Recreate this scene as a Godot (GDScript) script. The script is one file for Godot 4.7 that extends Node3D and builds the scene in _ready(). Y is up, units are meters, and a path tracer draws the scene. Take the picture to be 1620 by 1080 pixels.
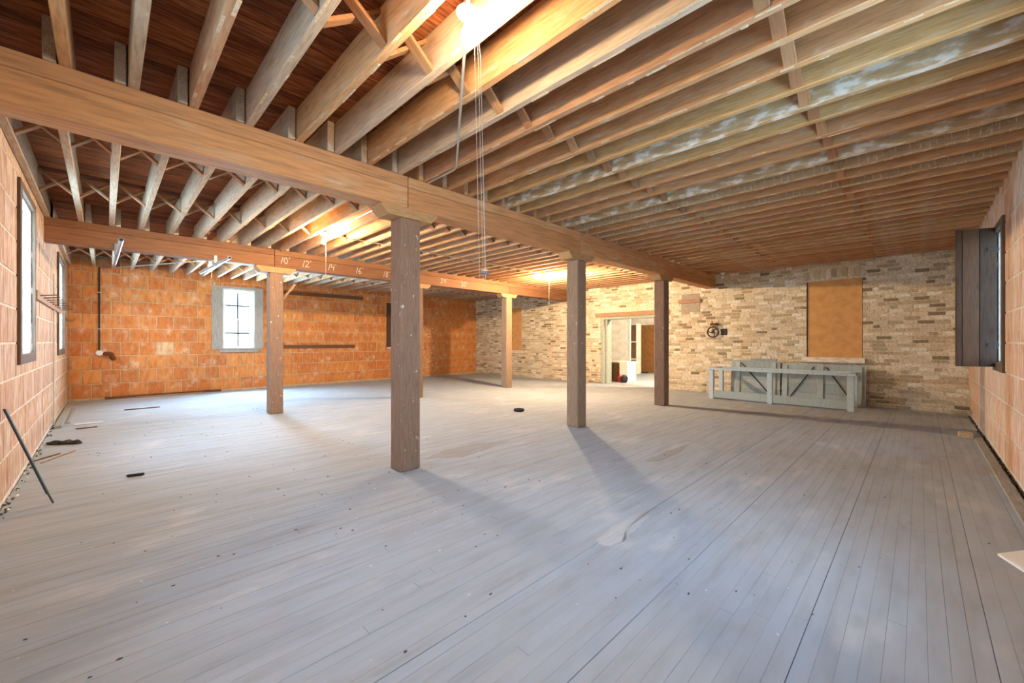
extends Node3D
# World: x runs along the girders (towards the brick wall), -z along the joists (towards the orange tile wall), y up, metres.
# P(a, y, b) is the point a metres along x and b metres along -z; the camera stands over a = b = 0.

const H_EYE := 1.27
const LEFT := -0.559      # inner face of the wall with the tall windows (a)
const BACK := 12.648      # inner face of the orange tile wall (b)
const BRICK := 10.585     # inner face of the brick wall (a)
const RIGHT := -0.616     # inner face of the wall with the shutter (b)
const G1 := 3.541         # front faces of the two girders (b)
const G2 := 7.98
const TH := 0.2154        # post and girder thickness
const G_LOW := 2.575
const JOIST := 2.885      # underside of the joists
const CEIL := 3.135       # underside of the ceiling boards
const WARM := Color(1.0, 0.88, 0.70)
const DAY := Color(0.69, 0.87, 1.0)

var M := {}
var T := {}
var rng := RandomNumberGenerator.new()
var taken := {}

func _ready() -> void:
	rng.seed = 7
	set_camera_and_sky()
	daylight()
	make_materials()
	build_floor()
	build_walls()
	build_ceiling()
	build_timber_frame()
	build_windows()
	build_doorway()
	build_back_room()
	build_brick_wall_things()
	build_wall_things()
	build_lamps()
	build_floor_things()

# ------------------------------------------------------------------ camera, sky, daylight
func set_camera_and_sky() -> void:
	var cam := Camera3D.new()
	cam.name = "camera"
	cam.fov = rad_to_deg(2.0 * atan(540.0 / 644.0))
	cam.position = Vector3(0, H_EYE, 0)
	cam.rotation = Vector3(0, -PI / 4, 0)
	cam.near = 0.02
	cam.far = 200.0
	add_child(cam)
	cam.current = true
	var we := WorldEnvironment.new()
	we.name = "world_environment"
	var e := Environment.new()
	e.background_mode = Environment.BG_SKY
	var sky := Sky.new()
	var sm := ProceduralSkyMaterial.new()
	sm.sky_top_color = Color(0.62, 0.78, 0.98)
	sm.sky_horizon_color = Color(0.90, 0.95, 1.0)
	sm.ground_horizon_color = Color(0.80, 0.82, 0.80)
	sm.ground_bottom_color = Color(0.6, 0.6, 0.56)
	sky.sky_material = sm
	e.sky = sky
	e.background_energy_multiplier = 6.0
	e.tonemap_mode = Environment.TONE_MAPPER_LINEAR
	e.tonemap_exposure = 1.98
	e.sdfgi_enabled = true
	e.ssao_enabled = true
	e.ssil_enabled = true
	we.environment = e
	add_child(we)

# The overcast sky that comes in through each window opening: a soft light as large as the opening, just outside its glass.
func daylight() -> void:
	window_light(P(LEFT - 0.30, 1.93, 6.30), Vector3(1, -0.18, 0), Vector2(0.86, 1.5), 6.5)
	window_light(P(LEFT - 0.30, 1.93, 10.75), Vector3(1, -0.18, 0), Vector2(0.86, 1.5), 4.5)
	window_light(P(LEFT - 0.30, 1.93, 1.95), Vector3(1, 0.0, 0), Vector2(0.86, 1.5), 2.4)
	window_light(P(2.49, 1.86, BACK + 0.30), Vector3(0, -0.18, 1), Vector2(0.6, 1.4), 42.0)
	window_light(P(6.78, 1.78, RIGHT - 0.30), Vector3(0, -0.18, -1), Vector2(0.5, 1.4), 0.3)
	window_light(P(2.40, 1.86, RIGHT - 0.30), Vector3(0, 0.0, -1), Vector2(0.86, 1.5), 6.5)

func window_light(at: Vector3, towards: Vector3, size: Vector2, energy: float) -> void:
	var l := AreaLight3D.new()
	l.name = "window_daylight"
	l.area_size = size
	l.area_normalize_energy = true
	l.light_energy = energy
	l.light_color = DAY
	l.area_range = 40.0
	l.shadow_enabled = true
	add_child(l, true)
	l.position = at
	l.basis = Basis.looking_at(towards.normalized(), Vector3.UP)

# ------------------------------------------------------------------ helpers: naming
func P(a: float, y: float, b: float) -> Vector3:
	return Vector3(a, y, -b)

func numbered(n: String) -> String:
	var k: int = taken.get(n, 0)
	taken[n] = k + 1
	return n if k == 0 else "%s_%03d" % [n, k]

func thing(called: String, label: String, category: String, at := Vector3.ZERO, turn := 0.0, group := "") -> Node3D:
	var o := Node3D.new()
	o.name = numbered(called)
	add_child(o, true)
	o.position = at
	o.rotation.y = turn
	tag(o, label, category, group)
	return o

func tag(o: Node3D, label: String, category: String, group := "") -> Node3D:
	o.set_meta("label", label)
	o.set_meta("category", category)
	if group:
		o.set_meta("group", group)
	return o

func struct(called: String, label := "") -> Node3D:
	var o := Node3D.new()
	o.name = called
	add_child(o, true)
	o.set_meta("kind", "structure")
	if label:
		o.set_meta("label", label)
	return o

var counts := {}
func part(called: String, mesh: Mesh, m: Material, parent: Node3D, xf := Transform3D.IDENTITY) -> MeshInstance3D:
	var o := MeshInstance3D.new()
	var key := str(parent.get_instance_id()) + called
	var k: int = counts.get(key, 0)
	counts[key] = k + 1
	o.name = called if k == 0 else "%s_%03d" % [called, k]
	o.mesh = mesh
	o.material_override = m
	o.transform = xf
	parent.add_child(o, true)
	return o

func lone(called: String, mesh: Mesh, m: Material, label: String, category: String, xf := Transform3D.IDENTITY, group := "") -> MeshInstance3D:
	var o := MeshInstance3D.new()
	o.name = numbered(called)
	o.mesh = mesh
	o.material_override = m
	o.transform = xf
	add_child(o, true)
	tag(o, label, category, group)
	return o

const ONES := ["zeroth", "first", "second", "third", "fourth", "fifth", "sixth", "seventh", "eighth", "ninth", "tenth", "eleventh", "twelfth", "thirteenth", "fourteenth", "fifteenth", "sixteenth", "seventeenth", "eighteenth", "nineteenth", "twentieth"]
func ordinal(n: int) -> String:
	return ONES[n] if n <= 20 else "twenty-" + ONES[n - 20]

# ------------------------------------------------------------------ helpers: geometry
func mb() -> SurfaceTool:
	var st := SurfaceTool.new()
	st.begin(Mesh.PRIMITIVE_TRIANGLES)
	return st

func tri(st: SurfaceTool, a: Vector3, b: Vector3, c: Vector3, out: Vector3) -> void:
	var n := (c - a).cross(b - a)
	if n.dot(out) < 0:
		n = -n
		var t := b
		b = c
		c = t
	n = n.normalized()
	for p in [a, b, c]:
		st.set_normal(n)
		st.add_vertex(p)

func quad(st: SurfaceTool, a: Vector3, b: Vector3, c: Vector3, d: Vector3, out: Vector3) -> void:
	tri(st, a, b, c, out)
	tri(st, a, c, d, out)

# A box of half size h about c with its edges cut off by v.
func cbox(st: SurfaceTool, c: Vector3, h: Vector3, v := 0.0, bs := Basis.IDENTITY) -> void:
	v = minf(v, minf(h.x, minf(h.y, h.z)) * 0.6)
	for i in 3:
		var j := (i + 1) % 3
		var k := (i + 2) % 3
		for s in [-1, 1]:
			var q := []
			for w in [[-1, -1], [1, -1], [1, 1], [-1, 1]]:
				q.append(c + bs * bp(i, s, j, w[0], k, w[1], h, v))
			quad(st, q[0], q[1], q[2], q[3], bs * axis(i, s))
			if v > 0:
				for sj in [-1, 1]:
					quad(st, c + bs * bp(i, s, j, sj, k, -1, h, v), c + bs * bp(i, s, j, sj, k, 1, h, v), c + bs * bp(j, sj, i, s, k, 1, h, v), c + bs * bp(j, sj, i, s, k, -1, h, v), bs * (axis(i, s) + axis(j, sj)))
	if v > 0:
		for sx in [-1, 1]:
			for sy in [-1, 1]:
				for sz in [-1, 1]:
					tri(st, c + bs * bp(0, sx, 1, sy, 2, sz, h, v), c + bs * bp(1, sy, 0, sx, 2, sz, h, v), c + bs * bp(2, sz, 0, sx, 1, sy, h, v), bs * Vector3(sx, sy, sz))

func axis(i: int, s: float) -> Vector3:
	var r := Vector3.ZERO
	r[i] = s
	return r

func bp(i: int, si: float, j: int, sj: float, k: int, sk: float, h: Vector3, v: float) -> Vector3:
	var r := Vector3.ZERO
	r[i] = si * h[i]
	r[j] = sj * (h[j] - v)
	r[k] = sk * (h[k] - v)
	return r

func bx(st: SurfaceTool, a0: float, a1: float, y0: float, y1: float, b0: float, b1: float, v := 0.0) -> void:
	cbox(st, P((a0 + a1) / 2, (y0 + y1) / 2, (b0 + b1) / 2), Vector3(absf(a1 - a0), absf(y1 - y0), absf(b1 - b0)) / 2, v)

func box_mesh(a0: float, a1: float, y0: float, y1: float, b0: float, b1: float, v := 0.0) -> ArrayMesh:
	var st := mb()
	bx(st, a0, a1, y0, y1, b0, b1, v)
	return st.commit()

# A bar of section w x t from p to q; side gives the direction of w.
func bar(st: SurfaceTool, p: Vector3, q: Vector3, w: float, t: float, side: Vector3, v := 0.0) -> void:
	var d := (q - p).normalized()
	var s := (side - d * side.dot(d)).normalized()
	cbox(st, (p + q) / 2, Vector3(w / 2, t / 2, p.distance_to(q) / 2), v, Basis(s, d.cross(s), d))

func tube(st: SurfaceTool, pts: Array, r: float, seg := 8, closed := false) -> void:
	var rings := []
	var n := pts.size()
	var up := Vector3(0.13, 0.97, 0.21)
	for i in n:
		var d: Vector3
		if closed:
			d = (pts[(i + 1) % n] - pts[(i - 1 + n) % n]).normalized()
		else:
			d = (pts[mini(i + 1, n - 1)] - pts[maxi(i - 1, 0)]).normalized()
		var s := up.cross(d)
		if s.length() < 0.1:
			s = Vector3(1, 0, 0).cross(d)
		s = s.normalized()
		var u := d.cross(s)
		var ring := []
		for k in seg:
			var an := TAU * k / seg
			ring.append([pts[i] + (s * cos(an) + u * sin(an)) * r, s * cos(an) + u * sin(an)])
		rings.append(ring)
		up = u
	for i in (n if closed else n - 1):
		for k in seg:
			var a: Array = rings[i][k]
			var b: Array = rings[i][(k + 1) % seg]
			var c: Array = rings[(i + 1) % n][(k + 1) % seg]
			var d: Array = rings[(i + 1) % n][k]
			smooth(st, [a, b, c, d])
	if not closed:
		for e in [0, n - 1]:
			var out: Vector3 = (pts[0] - pts[1]) if e == 0 else (pts[n - 1] - pts[n - 2])
			for k in seg:
				tri(st, pts[e], rings[e][k][0], rings[e][(k + 1) % seg][0], out)

func smooth(st: SurfaceTool, q: Array) -> void:
	for f in [[0, 1, 2], [0, 2, 3]]:
		var a: Array = q[f[0]]
		var b: Array = q[f[1]]
		var c: Array = q[f[2]]
		if (c[0] - a[0]).cross(b[0] - a[0]).dot(a[1] + b[1] + c[1]) < 0:
			var t := b
			b = c
			c = t
		for p in [a, b, c]:
			st.set_normal(p[1])
			st.add_vertex(p[0])

# Profile points are [radius, height] from the bottom up; turned round the y axis at c.
func lathe(st: SurfaceTool, prof: Array, c := Vector3.ZERO, seg := 20, bs := Basis.IDENTITY) -> void:
	for i in prof.size() - 1:
		var d := Vector2(prof[i + 1][0] - prof[i][0], prof[i + 1][1] - prof[i][1])
		var nr := Vector2(d.y, -d.x).normalized()
		for k in seg:
			var q := []
			for w in [[i, k], [i, k + 1], [i + 1, k + 1], [i + 1, k]]:
				var an: float = TAU * w[1] / seg
				var r: float = prof[w[0]][0]
				q.append([c + bs * Vector3(cos(an) * r, prof[w[0]][1], sin(an) * r), bs * Vector3(cos(an) * nr.x, nr.y, sin(an) * nr.x)])
			smooth(st, q)

# A piece of masonry: face w x h, standing t proud, front edges cut off.  Local x along the wall, z out of it.
var slab_cache := {}
func slab_mesh(w: float, h: float, t: float, v: float) -> ArrayMesh:
	var key := "%d_%d_%d_%d" % [roundi(w * 500), roundi(h * 500), roundi(t * 2000), roundi(v * 2000)]
	if slab_cache.has(key):
		return slab_cache[key]
	var st := mb()
	slab(st, Transform3D.IDENTITY, w, h, t, v)
	slab_cache[key] = st.commit()
	return slab_cache[key]

func slab(st: SurfaceTool, xf: Transform3D, w: float, h: float, t: float, v: float, jit := 0.0) -> void:
	var f := []
	var m := []
	var k := []
	for s in [[-1, -1], [1, -1], [1, 1], [-1, 1]]:
		var j := Vector3(rng.randf_range(-1, 1), rng.randf_range(-1, 1), rng.randf_range(-1, 1)) * jit if jit > 0 else Vector3.ZERO
		f.append(xf * (Vector3(s[0] * (w / 2 - v), s[1] * (h / 2 - v), t) + j * Vector3(1, 1, 0.7)))
		m.append(xf * (Vector3(s[0] * w / 2, s[1] * h / 2, t - v) + j * Vector3(0.8, 0.8, 0)))
		k.append(xf * Vector3(s[0] * w / 2, s[1] * h / 2, -0.03))
	var z := xf.basis.z.normalized()
	quad(st, f[0], f[1], f[2], f[3], z)
	var c := xf.origin
	for i in 4:
		var n := (i + 1) % 4
		var out: Vector3 = (m[i] + m[n]) / 2 - c
		out -= z * out.dot(z)
		quad(st, f[i], f[n], m[n], m[i], out + z * 0.05)
		quad(st, m[i], m[n], k[n], k[i], out)

# ------------------------------------------------------------------ materials
func ramp(stops: Array) -> Gradient:
	var g := Gradient.new()
	var o := PackedFloat32Array()
	var c := PackedColorArray()
	for s in stops:
		o.append(s[0])
		c.append(s[1])
	g.offsets = o
	g.colors = c
	return g

func ntex(seed_: int, freq: float, stops: Array, size := 512, oct := 5, kind := FastNoiseLite.TYPE_SIMPLEX_SMOOTH) -> NoiseTexture2D:
	var n := FastNoiseLite.new()
	n.seed = seed_
	n.noise_type = kind
	n.frequency = freq
	n.fractal_octaves = oct
	n.fractal_gain = 0.55
	var t := NoiseTexture2D.new()
	t.width = size
	t.height = size
	t.seamless = true
	t.normalize = true
	t.noise = n
	if stops:
		t.color_ramp = ramp(stops)
	return t

func g(v: float, a := 1.0) -> Color:
	return Color(v, v, v, a)

func mat(c: Color, rough := 0.85, tex: Texture2D = null, scale := Vector3.ONE, bump: Texture2D = null, bump_cm := 0.3, dust: Texture2D = null, dust_scale := Vector3.ONE) -> StandardMaterial3D:
	var m := StandardMaterial3D.new()
	m.albedo_color = c
	m.roughness = rough
	m.metallic_specular = 0.35
	m.uv1_triplanar = true
	m.uv1_world_triplanar = true
	m.uv1_triplanar_sharpness = 8.0
	m.uv1_scale = scale
	if tex:
		m.albedo_texture = tex
	if bump:
		m.heightmap_enabled = true
		m.heightmap_texture = bump
		m.heightmap_scale = bump_cm
	if dust:
		m.detail_enabled = true
		m.detail_albedo = dust
		m.detail_blend_mode = BaseMaterial3D.BLEND_MODE_MIX
		m.detail_uv_layer = BaseMaterial3D.DETAIL_UV_2
		m.uv2_triplanar = true
		m.uv2_world_triplanar = true
		m.uv2_triplanar_sharpness = 8.0
		m.uv2_scale = dust_scale
	return m

func plain(c: Color, rough := 0.6, metal := 0.0) -> StandardMaterial3D:
	var m := StandardMaterial3D.new()
	m.albedo_color = c
	m.roughness = rough
	m.metallic = metal
	return m

func make_materials() -> void:
	var dust := Color(0.80, 0.73, 0.62)
	T.grain = ntex(1, 0.022, [[0.0, g(0.76)], [0.3, g(0.89)], [0.5, g(0.945)], [0.72, g(0.985)], [1.0, g(1.0)]], 512, 6)
	T.grain_red = ntex(2, 0.022, [[0.0, Color(0.50, 0.38, 0.33)], [0.35, Color(0.76, 0.64, 0.56)], [0.6, Color(0.92, 0.84, 0.76)], [1.0, Color(1, 0.96, 0.9)]], 512, 6)
	T.fine = ntex(3, 0.03, [], 512, 6)
	T.floor = ntex(4, 0.016, [[0.0, Color(0.90, 0.885, 0.87)], [0.35, Color(0.955, 0.95, 0.945)], [0.6, Color(0.98, 0.98, 0.98)], [1.0, g(1.0)]], 512, 6)
	T.floor_wear = ntex(5, 0.010, [[0.0, Color(0.54, 0.47, 0.41, 0.28)], [0.2, Color(0.58, 0.52, 0.47, 0.10)], [0.36, Color(0.6, 0.56, 0.52, 0.0)], [0.70, Color(0.86, 0.85, 0.83, 0.0)], [0.88, Color(0.88, 0.86, 0.83, 0.22)], [1.0, Color(0.9, 0.88, 0.85, 0.4)]], 512, 5)
	T.dust = ntex(6, 0.012, [[0.0, Color(0.42, 0.33, 0.25, 0.30)], [0.25, Color(0.5, 0.4, 0.3, 0.10)], [0.52, Color(dust, 0.0)], [0.72, Color(dust, 0.20)], [0.86, Color(dust, 0.42)], [1.0, Color(0.93, 0.9, 0.84, 0.7)]], 512, 6)
	T.dust_heavy = ntex(7, 0.010, [[0.0, Color(0.60, 0.50, 0.36, 0.2)], [0.42, Color(0.72, 0.64, 0.5, 0.35)], [0.56, Color(0.82, 0.76, 0.65, 0.55)], [0.70, Color(0.92, 0.89, 0.83, 0.9)], [1.0, Color(0.96, 0.95, 0.92, 1)]], 512, 6)
	T.streak = ntex(8, 0.03, [[0.0, Color(dust, 0.0)], [0.60, Color(dust, 0.0)], [0.72, Color(0.88, 0.84, 0.76, 0.55)], [1.0, Color(0.94, 0.92, 0.87, 0.9)]], 512, 3)
	T.block = ntex(9, 0.010, [[0.0, Color(0.80, 0.76, 0.72)], [0.3, Color(0.91, 0.88, 0.85)], [0.55, Color(0.97, 0.96, 0.95)], [1.0, Color(1, 1, 1)]], 512, 5)
	T.block_dust = ntex(10, 0.010, [[0.0, Color(0.58, 0.47, 0.38, 0.32)], [0.22, Color(0.62, 0.5, 0.4, 0.08)], [0.5, Color(0.90, 0.80, 0.68, 0.0)], [0.68, Color(0.90, 0.80, 0.68, 0.10)], [0.85, Color(0.92, 0.84, 0.74, 0.32)], [1.0, Color(0.94, 0.89, 0.82, 0.6)]], 512, 6)
	T.score = ntex(16, 0.02, [[0.0, Color(0.66, 0.58, 0.52)], [0.3, Color(0.84, 0.79, 0.75)], [0.55, Color(0.95, 0.93, 0.91)], [1.0, g(1.0)]], 512, 5)
	T.score_dust = ntex(17, 0.016, [[0.0, Color(0.55, 0.47, 0.42, 0.4)], [0.25, Color(0.62, 0.54, 0.48, 0.12)], [0.45, Color(0.90, 0.84, 0.78, 0.0)], [0.62, Color(0.90, 0.84, 0.78, 0.22)], [0.8, Color(0.92, 0.87, 0.82, 0.5)], [1.0, Color(0.94, 0.91, 0.88, 0.75)]], 512, 6)
	T.block_white = ntex(11, 0.014, [[0.0, Color(0.88, 0.78, 0.66, 0.0)], [0.55, Color(0.88, 0.78, 0.66, 0.02)], [0.66, Color(0.92, 0.85, 0.76, 0.45)], [1.0, Color(0.96, 0.93, 0.89, 0.9)]], 512, 6)
	T.brick = ntex(12, 0.014, [[0.0, Color(0.76, 0.71, 0.64)], [0.3, Color(0.89, 0.86, 0.81)], [0.55, Color(0.97, 0.955, 0.93)], [1.0, g(1.0)]], 512, 6)
	T.lump = ntex(13, 0.02, [], 512, 5)
	T.ply = ntex(14, 0.008, [[0.0, Color(0.90, 0.87, 0.84)], [0.5, Color(0.96, 0.95, 0.94)], [1.0, g(1.0)]], 512, 4)
	T.fleck = ntex(15, 0.03, [[0.0, Color(0.45, 0.40, 0.36, 0.30)], [0.3, Color(0.5, 0.46, 0.42, 0.10)], [0.5, Color(0.9, 0.88, 0.84, 0)], [0.82, Color(0.9, 0.88, 0.84, 0.0)], [0.86, Color(0.9, 0.88, 0.84, 0.7)], [1.0, Color(0.92, 0.9, 0.88, 1)]], 512, 5)
	# timber: grain runs along x, y or z
	var ax := Vector3(0.35, 4.0, 4.0)
	var ay := Vector3(4.0, 0.35, 4.0)
	var az := Vector3(4.0, 4.0, 0.35)
	M.joist = []
	for c in [Color(0.84, 0.63, 0.43), Color(0.80, 0.58, 0.39), Color(0.87, 0.68, 0.48), Color(0.81, 0.61, 0.45)]:
		M.joist.append(mat(c, 0.85, T.grain, az, null, 0.0, T.dust, Vector3(1.1, 1.6, 0.45)))
	M.joist_grey = []
	for c in [Color(0.80, 0.70, 0.59), Color(0.76, 0.66, 0.55), Color(0.84, 0.74, 0.63)]:
		M.joist_grey.append(mat(c, 0.88, T.grain, az, null, 0.0, T.dust, Vector3(1.1, 1.9, 0.6)))
	M.joist_ochre = mat(Color(0.84, 0.66, 0.43), 0.85, T.grain, az, null, 0.0, T.dust, Vector3(1.0, 1.6, 0.5))
	M.joist_white = mat(Color(0.81, 0.66, 0.47), 0.9, T.grain, az, null, 0.0, T.dust_heavy, Vector3(1.2, 1.6, 0.7))
	M.joist_drip = mat(Color(0.78, 0.65, 0.49), 0.9, T.grain, az, null, 0.0, T.streak, Vector3(0.5, 0.5, 3.0))
	M.crust = mat(Color(0.88, 0.80, 0.68), 0.95, T.block, Vector3(6, 6, 6))
	M.strut = [mat(Color(0.74, 0.55, 0.39), 0.85, T.grain, ax), mat(Color(0.68, 0.48, 0.33), 0.85, T.grain, ax), mat(Color(0.62, 0.49, 0.36), 0.85, T.grain, ax)]
	M.ceiling = []
	for c in [Color(0.62, 0.39, 0.25), Color(0.55, 0.34, 0.21), Color(0.67, 0.44, 0.28), Color(0.53, 0.33, 0.22), Color(0.63, 0.43, 0.29)]:
		M.ceiling.append(mat(c, 0.8, T.grain_red, ax))
	M.girder = [mat(Color(0.86, 0.63, 0.42), 0.7, T.grain, Vector3(0.22, 2.4, 2.4), null, 0.0, T.dust, Vector3(0.22, 1.2, 0.8)), mat(Color(0.83, 0.59, 0.39), 0.7, T.grain, Vector3(0.16, 2.8, 2.8)), mat(Color(0.82, 0.60, 0.41), 0.75, T.grain, Vector3(0.18, 2.6, 2.6))]
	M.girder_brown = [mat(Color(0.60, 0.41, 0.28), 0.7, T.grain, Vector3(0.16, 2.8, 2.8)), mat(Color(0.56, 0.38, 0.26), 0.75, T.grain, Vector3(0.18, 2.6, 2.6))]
	M.post = []
	for c in [Color(0.62, 0.49, 0.40), Color(0.56, 0.44, 0.36), Color(0.63, 0.52, 0.42)]:
		M.post.append(mat(c, 0.8, T.grain, ay, T.fine, 0.25, T.fleck, Vector3(0.8, 0.5, 0.8)))
	M.bolster = mat(Color(0.78, 0.61, 0.42), 0.8, T.grain, Vector3(0.6, 4, 4))
	M.floor = []
	for c in [Color(0.690, 0.714, 0.746), Color(0.682, 0.707, 0.739), Color(0.697, 0.720, 0.750), Color(0.690, 0.710, 0.735), Color(0.686, 0.716, 0.754)]:
		M.floor.append(mat(c, 0.82, T.floor, Vector3(0.16, 1.6, 0.9), null, 0.0, T.floor_wear, Vector3(0.17, 0.4, 0.34)))
	for m in M.floor:
		m.metallic_specular = 0.18
	M.subfloor = mat(Color(0.22, 0.19, 0.17), 0.95)
	# fired clay tiles
	var comb := Vector3(9.0, 0.5, 9.0)
	M.tile = []
	for c in [Color(0.87, 0.57, 0.30), Color(0.84, 0.52, 0.27), Color(0.88, 0.60, 0.34), Color(0.82, 0.50, 0.27), Color(0.86, 0.57, 0.33), Color(0.80, 0.51, 0.29)]:
		M.tile.append(mat(c, 0.8, T.block, Vector3(2.2, 0.7, 2.2), null, 0.0, T.block_dust, Vector3(0.7, 0.5, 0.7)))
	M.tile_white = mat(Color(0.86, 0.57, 0.31), 0.85, T.block, Vector3(1.7, 0.8, 1.7), null, 0.0, T.block_white, Vector3(1.4, 1.1, 1.4))
	M.tile_pale = mat(Color(0.90, 0.77, 0.60), 0.85, T.block, Vector3(1.7, 0.8, 1.7))
	M.tile_dusty = []
	for c in [Color(0.82, 0.69, 0.58), Color(0.80, 0.65, 0.53), Color(0.83, 0.71, 0.61), Color(0.80, 0.63, 0.50)]:
		M.tile_dusty.append(mat(c, 0.85, T.score, Vector3(2.6, 0.22, 2.6), null, 0.0, T.score_dust, Vector3(1.5, 0.45, 1.5)))
	M.tile_pink = []
	for c in [Color(0.92, 0.78, 0.67), Color(0.91, 0.74, 0.62), Color(0.92, 0.81, 0.71), Color(0.90, 0.79, 0.70)]:
		M.tile_pink.append(mat(c, 0.85, T.score, Vector3(2.6, 0.22, 2.6), null, 0.0, T.score_dust, Vector3(1.5, 0.45, 1.5)))
	M.mortar_tile = mat(Color(0.84, 0.74, 0.60), 0.95, T.block, Vector3(2, 2, 2))
	M.mortar_grey = mat(Color(0.90, 0.86, 0.81), 0.95, T.block, Vector3(2, 2, 2))
	M.mortar_brick = mat(Color(0.92, 0.87, 0.77), 0.95, T.brick, Vector3(2.2, 2.2, 2.2), T.lump, 0.7)
	M.brick = []
	for c in [Color(0.87, 0.81, 0.70), Color(0.83, 0.76, 0.64), Color(0.90, 0.84, 0.74), Color(0.79, 0.72, 0.60), Color(0.86, 0.80, 0.71), Color(0.73, 0.66, 0.55), Color(0.94, 0.91, 0.85)]:
		M.brick.append(mat(c, 0.9, T.brick, Vector3(3.0, 3.0, 3.0)))
	M.brick_dark = mat(Color(0.58, 0.51, 0.41), 0.9, T.brick, Vector3(3, 3, 3))
	M.cement = mat(Color(0.68, 0.63, 0.56), 0.95, T.block, Vector3(3, 3, 3))
	M.old_wood = mat(Color(0.46, 0.37, 0.30), 0.85, T.grain, ay)
	M.shutter = [mat(Color(0.36, 0.27, 0.20), 0.85, T.grain, ay), mat(Color(0.42, 0.30, 0.21), 0.85, T.grain, ay), mat(Color(0.32, 0.24, 0.18), 0.85, T.grain, ay)]
	M.grey_wood = mat(Color(0.68, 0.68, 0.66), 0.85, T.grain, ay)
	M.grey_wood_x = mat(Color(0.68, 0.66, 0.63), 0.85, T.grain, ax)
	M.brown_rail = mat(Color(0.48, 0.33, 0.23), 0.8, T.grain, ax)
	M.rail_z = mat(Color(0.70, 0.54, 0.41), 0.8, T.grain, az)
	M.white_paint = mat(Color(0.88, 0.88, 0.86), 0.6, T.ply, Vector3(2, 2, 2))
	M.frame_paint = mat(Color(0.68, 0.70, 0.64), 0.7, T.ply, Vector3(2, 2, 2))
	M.cream = mat(Color(0.95, 0.93, 0.89), 0.7, T.ply, Vector3(1, 1, 1))
	M.plywood = mat(Color(0.58, 0.40, 0.22), 0.65, T.grain, Vector3(0.9, 0.4, 0.9))
	M.hardboard = mat(Color(0.86, 0.65, 0.41), 0.75, T.ply, Vector3(1.2, 1.2, 1.2))
	M.bench = mat(Color(0.74, 0.80, 0.82), 0.7, T.floor, Vector3(2, 2, 2))
	M.bench_panel = [mat(Color(0.67, 0.72, 0.71), 0.8, T.floor, Vector3(2, 0.5, 2)), mat(Color(0.64, 0.68, 0.67), 0.8, T.floor, Vector3(2, 0.5, 2)), mat(Color(0.71, 0.74, 0.72), 0.8, T.floor, Vector3(2, 0.5, 2))]
	M.sill = mat(Color(0.95, 0.92, 0.87), 0.8, T.brick, Vector3(2, 2, 0.6))
	M.steel = plain(Color(0.70, 0.71, 0.72), 0.38, 0.85)
	M.conduit = plain(Color(0.76, 0.74, 0.70), 0.45, 0.3)
	M.iron = mat(Color(0.24, 0.21, 0.19), 0.7, T.block, Vector3(6, 6, 6))
	M.rust = mat(Color(0.46, 0.27, 0.15), 0.9, T.block, Vector3(8, 8, 8))
	M.porcelain = plain(Color(0.93, 0.92, 0.88), 0.25)
	M.cord = plain(Color(0.90, 0.84, 0.74), 0.8)
	M.chalk = plain(Color(0.93, 0.90, 0.86), 0.95)
	M.bulb = plain(Color(1, 0.95, 0.85), 0.4)
	M.bulb.emission_enabled = true
	M.bulb.emission = Color(1.0, 0.93, 0.80)
	M.bulb.emission_energy_multiplier = 6.0
	M.black = plain(Color(0.06, 0.06, 0.065), 0.6)
	M.rubber = mat(Color(0.20, 0.21, 0.22), 0.8, T.block, Vector3(8, 8, 8))
	M.cloth = mat(Color(0.26, 0.25, 0.24), 0.95, T.block, Vector3(9, 9, 9))
	M.slate = mat(Color(0.28, 0.31, 0.33), 0.7, T.block, Vector3(4, 4, 4))
	M.paper = plain(Color(0.92, 0.91, 0.88), 0.8)
	M.red = plain(Color(0.66, 0.10, 0.09), 0.35)
	M.crumb = mat(Color(0.38, 0.34, 0.30), 0.95)
	M.glass = StandardMaterial3D.new()
	M.glass.transparency = BaseMaterial3D.TRANSPARENCY_ALPHA
	M.glass.albedo_color = Color(0.95, 0.98, 1.0, 0.05)
	M.glass.roughness = 0.03
	M.muntin = plain(Color(0.20, 0.20, 0.22), 0.6)
	M.yard = mat(Color(0.60, 0.60, 0.56), 0.95)

func pick(a: Array) -> Material:
	return a[rng.randi() % a.size()]

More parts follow.
